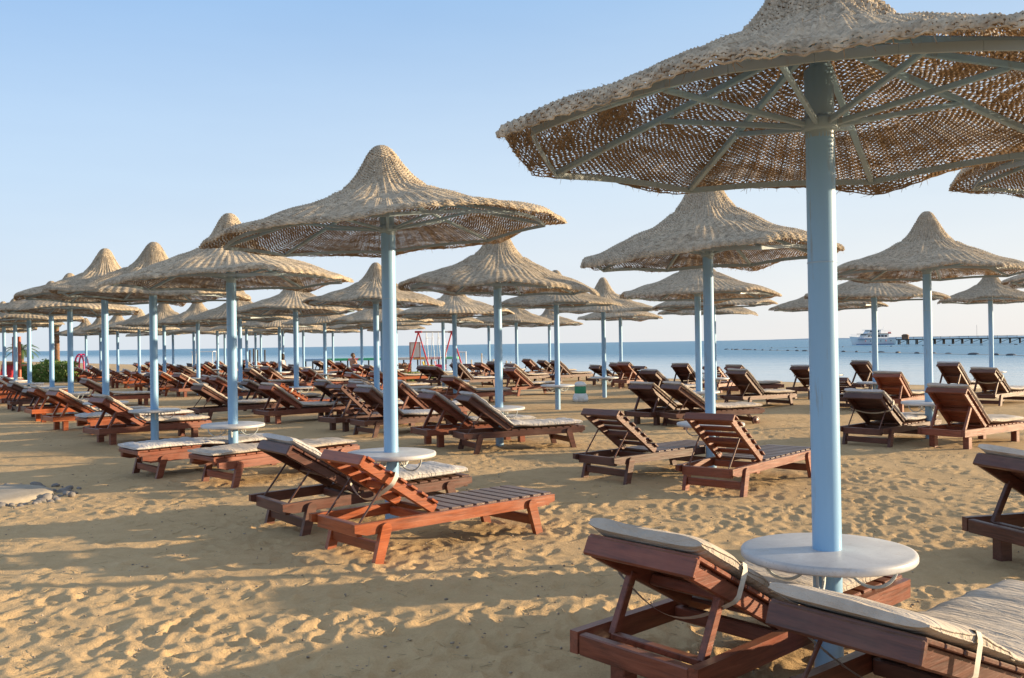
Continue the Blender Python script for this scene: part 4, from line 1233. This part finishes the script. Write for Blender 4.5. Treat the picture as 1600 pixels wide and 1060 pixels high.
# small boat on the sand's edge
def hull(L, B, H, sheer, n=17):
    """bow towards -x, closed mesh"""
    mb = MB(); V = []; m = 7
    for i in range(n):
        t = i/(n-1); x = -L/2+L*t
        wb = B/2*min(1, (1-(1-t)**2.6) if t > 0 else 0)*(1 if t < .8 else 1-.12*(t-.8)/.2)
        wb = B/2*(1-(1-min(t/.55, 1))**2.2)
        top = H+sheer*(1-t)**2.2
        for j in range(m):
            u = j/(m-1)
            V.append((x+(1-u)*L*.075*(1-t), max(.015, wb*(.45+.55*u**.6)), -.35+(top+.35)*u))
    nV = len(V); V2 = [(p[0], -p[1], p[2]) for p in V]
    F = []
    for i in range(n-1):
        for j in range(m-1):
            a = i*m+j; F.append((a, a+m, a+m+1, a+1))
    F2 = [tuple(nV+k for k in f[::-1]) for f in F]
    mb.add(V+V2, F+F2, True)
    mb.add([V[i*m+m-1] for i in range(n)]+[V2[i*m+m-1] for i in range(n)], [(i, i+1, n+i+1, n+i) for i in range(n-1)])
    mb.add([V[(n-1)*m+j] for j in range(m)]+[V2[(n-1)*m+j] for j in range(m)], [tuple(range(m))+tuple(range(2*m-1, m-1, -1))])
    return mb
root = thing('moored_boat', 'small dark boat with a pale canopy moored beyond the left umbrellas', 'boat', (-27.6, 80, SEAZ))
link('hull', hull(3.0, 1.1, .42, .2).mesh('hull', DGREY), root)
link('canopy', MB().box((.1, 0, 1.62), (2.0, 1.1, .07)).mesh('canopy', WHITE), root)
for s in (-1, 1):
    for q in (-1, 1): link('post', MB().tube([(.1+s*.9, q*.48, .3), (.1+s*.9, q*.48, 1.6)], .025, 6).mesh('post', WHITE), root)

# yacht
BW = simple('yacht_white_paint', (.86, .86, .85), .3, 0, .04, 1, 0); WIN = simple('dark_window_glass', (.03, .04, .06), .12, 0, .1, 2, 0); BLUE = simple('hull_blue', (.05, .12, .3), .4)
yx, yy = 104.6, 261.0
root = thing('motor_yacht', 'white two-deck motor yacht moored at the head of the pier', 'yacht', (yx, yy, SEAZ), R(9))
hm = link('hull', hull(13.6, 4.2, 1.75, .75).mesh('hull', BW), root)
link('waterline_stripe', MB().box((.6, 0, .12), (11.0, 4.02, .22)).mesh('waterline_stripe', BLUE), hm)
for k in range(6):
    link('porthole', MB().ball((-3.0+k*1.6, -2.05, 1.1), (.2, .08, .14), 10, 6).mesh('porthole', WIN if k % 2 else RED), hm)
link('rubbing_rail', MB().box((1.0, 0, 1.72), (11.4, 4.3, .1)).mesh('rubbing_rail', BLUE), hm)
cb = link('cabin', MB().prism([(-3.2, 1.75), (4.6, 1.75), (4.6, 3.1), (-2.3, 3.1)], 3.2).mesh('cabin', BW), root)
for k in range(6):
    link('window', MB().box((-1.6+k*1.05, -1.63, 2.5), (.78, .05, .5)).mesh('window', WIN), cb)
link('upper_deck', MB().box((.9, 0, 3.17), (8.6, 3.9, .14)).mesh('upper_deck', DGREY), root)
cu = link('wheelhouse', MB().prism([(-1.9, 3.24), (2.4, 3.24), (2.4, 4.25), (-1.1, 4.25)], 2.4).mesh('wheelhouse', BW), root)
for k in range(3): link('window', MB().box((-.6+k*1.0, -1.23, 3.85), (.75, .05, .4)).mesh('window', WIN), cu)
link('roof', MB().box((.6, 0, 4.31), (5.0, 3.0, .12)).mesh('roof', BW), root)
rl = MB()
for k in range(12):
    xx = -6.2+k*.5; rl.tube([(xx, -1.9*min(1, (k+1)/6), 2.2-.05*k), (xx, -1.9*min(1, (k+1)/6), 2.9-.05*k)], .03, 5)
rl.tube([(-6.6, -.2, 3.0), (-5.2, -1.0, 2.9), (-3.7, -1.75, 2.75), (-.7, -1.9, 2.4)], .03, 5)
for k in range(6): rl.tube([(2.6+k*.5, -1.85, 3.24), (2.6+k*.5, -1.85, 4.0)], .03, 5)
rl.tube([(2.6, -1.85, 4.0), (5.2, -1.85, 4.0)], .03, 5)
link('railing', rl.mesh('railing', BW), root)
link('mast', MB().tube([(1.2, 0, 4.3), (1.4, 0, 5.6)], .06, 8).tube([(3.6, 0, 4.3), (4.2, 0, 5.5)], .05, 8).bar((.9, 0, 5.1), (1.8, 0, 5.1), .05, .06).mesh('mast', BW), root)
link('flag', MB().box((5.9, 0, 3.4), (.9, .03, .55)).tube([(5.4, 0, 2.0), (5.4, 0, 3.75)], .03, 6).mesh('flag', RED), root)

# pier
A = Vector((109.5, 255, 0)); B = Vector((205, 196, 0)); d = (B-A).normalized(); L = (B-A).length; nn = Vector((-d.y, d.x, 0))
root = thing('wooden_pier', 'long dark wooden pier on piles reaching out to the yacht', 'pier', (A.x, A.y, SEAZ), math.atan2(d.y, d.x))
link('deck', MB().box((L/2, 0, 1.38), (L, 3.4, .3)).mesh('deck', PLANK), root)
k = 0; xx = .6; piles = 0
pm = MB().tube([(0, 0, -1), (0, 0, 1.26)], .18, 8).mesh('pile', PLANK)
while xx < L and piles < 96:
    for s in (-1, 1): link('pile', pm, root, (xx, s*1.5, 0)); piles += 1
    xx += 2.3
bm_ = MB()
xx = .6
while xx < L-3:
    bm_.bar((xx, -1.62, .25), (xx+2.3, -1.62, 1.22), .08, .12); xx += 2.3*(1 if int(xx) % 3 else 2)
link('cross_brace', bm_.mesh('cross_brace', PLANK), root)
rl = MB(); xx = 0
while xx < L: rl.tube([(xx, -1.6, 1.5), (xx, -1.6, 2.15)], .05, 5); xx += 2.3
rl.tube([(0, -1.6, 2.1), (L, -1.6, 2.1)], .04, 5)
link('railing', rl.mesh('railing', simple('pier_rail_grey', (.13, .115, .105), .7)), root)
lp = MB()
for t in (.18, .36, .52, .71, .9): lp.tube([(L*t, 1.5, 1.6), (L*t, 1.5, 4.6+(t*7 % 1)*2)], .05, 6)
link('lamp_pole', lp.mesh('lamp_pole', simple('pole_grey', (.35, .35, .37), .6)), root)
for k, (t, w_, h_, lb) in enumerate(((.02, 2.0, 1.2, 'brown crate stack on the pier beside the yacht stern'), (.37, 4.0, 1.2, 'low pale shelter roof on the middle of the pier'), (.6, 2.6, 1.3, 'low pale hut on the right part of the pier'))):
    p = A+d*L*t
    o = thing('pier_hut', lb, 'shelter' if k else 'crates', (p.x, p.y, SEAZ+1.53), math.atan2(d.y, d.x))
    m = BARK if k == 0 else BW
    link('walls', MB().box((0, 0, h_*.4), (w_*.85, 1.6, h_*.8)).mesh('walls', m), o)
    link('roof', MB().prism([(-w_/2, h_*.8), (w_/2, h_*.8), (w_*.2, h_*1.15), (-w_*.2, h_*1.15)], 1.9).mesh('roof', m), o)
# far shore beyond the pier
mb = MB(); rgc = np.random.default_rng(3)
n = 60; xs = np.linspace(900, 3200, n); hs = 2+4*(vnoise(xs*.004, xs*0, 5)+.5)+3*vnoise(xs*.02, xs*0, 6)
hs *= np.clip((xs-900)/500, .05, 1)
mb.add([(x, 4200, -1) for x in xs]+[(x, 4200, h) for x, h in zip(xs, hs)]+[(x, 4600, -1) for x in xs],
       [(i, i+1, n+i+1, n+i) for i in range(n-1)]+[(n+i, n+i+1, 2*n+i+1, 2*n+i) for i in range(n-1)])
o = link('hills', mb.mesh('hills', simple('hazy_coast', (.80, .78, .78), 1, 0, .05, .002, 0))); o['kind'] = 'structure'  # distance haze is put into the pale hill colour

# float lines
FL = simple('float_dark', (.10, .09, .09), .6)
fm = MB().ball((0, 0, 0), (.42, .20, .17), 10, 6).mesh('float', FL)
def line(P0, P1, n, label, seed, grp, sc=1.0):
    rg = random.Random(seed); P0 = Vector(P0); P1 = Vector(P1); pts = []
    for i in range(n):
        t = (i+rg.uniform(-.25, .25))/(n-1); p = P0.lerp(P1, min(max(t, 0), 1)); p.z = SEAZ+.05
        f = link('float', fm, None, p, (0, 0, rg.uniform(0, 3))); f.scale = (sc*rg.uniform(.6, 1.5), sc, sc*rg.uniform(.8, 1.1))
        tag(f, label, 'float', grp)
    mb = MB().tube([P0.lerp(P1, t)+Vector((.3*math.sin(t*40), 0, SEAZ+.02)) for t in np.linspace(0, 1, 80)], .05, 5)
    return mb
tag(link('float_rope', line((44.5, 186, 0), (49, 70, 0), 30, 'dark float on the nearer rope line across the calm water', 1, 'floats on the nearer rope line').mesh('float_rope', STRAP)), 'pale rope carrying dark floats across the calm water', 'rope')
tag(link('float_rope', line((58, 205, 0), (118, 190, 0), 12, 'tiny dark float on the farther rope line before the yacht', 2, 'floats on the farther rope line', .8).mesh('float_rope', STRAP)), 'thin rope with tiny floats in front of yacht and pier', 'rope')

# stone-edged pad at the left edge
root = thing('stone_pad', 'low round grey pad edged with rough stones at the left photo edge', 'stone pad', (-5.85, 9.85, gz(-5.85, 9.85)))
link('slab', MB().lathe([(0, .055), (.3, .058), (.62, .05), (.70, .02), (.72, -.1)], 40).mesh('slab', CONC), root)
rg = random.Random(12)
for k in range(96):
    t = k*2*PI/48+rg.uniform(-.05, .05); r_ = (.755 if k < 48 else .90)+rg.uniform(-.08, .11); sz = rg.uniform(.025, .07) if k < 48 else rg.uniform(.012, .05)
    mb = MB().ball((0, 0, 0), (sz*rg.uniform(.8, 1.5), sz*rg.uniform(.8, 1.2), sz*.75), 8, 6)
    mb.v = [tuple(c*(1+.22*float(vnoise(np.array([p[0]*40+k]), np.array([p[1]*40+p[2]*30]))[0])) for c in p) for p in mb.v]
    link('edge_stone', mb.mesh('edge_stone', STONE), root, (r_*math.cos(t), r_*math.sin(t), .0+rg.uniform(-.045, .005)), (rg.uniform(-.3, .3), rg.uniform(-.3, .3), rg.uniform(0, 6)))


# straw bits, pebbles and crumbs scattered on the sand
rg = random.Random(77); mb = MB(); stw = simple('straw_bits', (.42, .32, .18), .9, 0, .4, 20, .1); pbl = simple('pebbles', (.30, .24, .18), .9, 0, .6, 30, .2)
N_ = 3400
dd = [3.6*math.exp(rg.random()*math.log(22/3.6)) for _ in range(N_)]; aa = [R(rg.uniform(-33, 33)) for _ in range(N_)]
PX = np.array([d*math.sin(a) for d, a in zip(dd, aa)]); PY = np.array([d*math.cos(a) for d, a in zip(dd, aa)]); PZ = ground_z(PX, PY)
for x, y, z in zip(PX, PY, PZ):
    t = rg.uniform(0, PI)
    if rg.random() < .45:
        l = rg.uniform(.015, .06); c, s_ = math.cos(t)*l, math.sin(t)*l
        mb.cur = 0; mb.bar((x-c, y-s_, z+.004), (x+c, y+s_, z+.006+rg.uniform(0, .008)), .003, .003, ch=.0005)
    else:
        q = rg.uniform(.003, .010); mb.cur = 1
        mb.ball((x, y, z+q*.3), (q*rg.uniform(.8, 1.5), q, q*.7), 6, 4)
o = link('sand_crumbs', mb.mesh('sand_crumbs', [stw, pbl])); tag(o, 'bits of straw and small pebbles scattered over the sand', None, None, 'stuff')
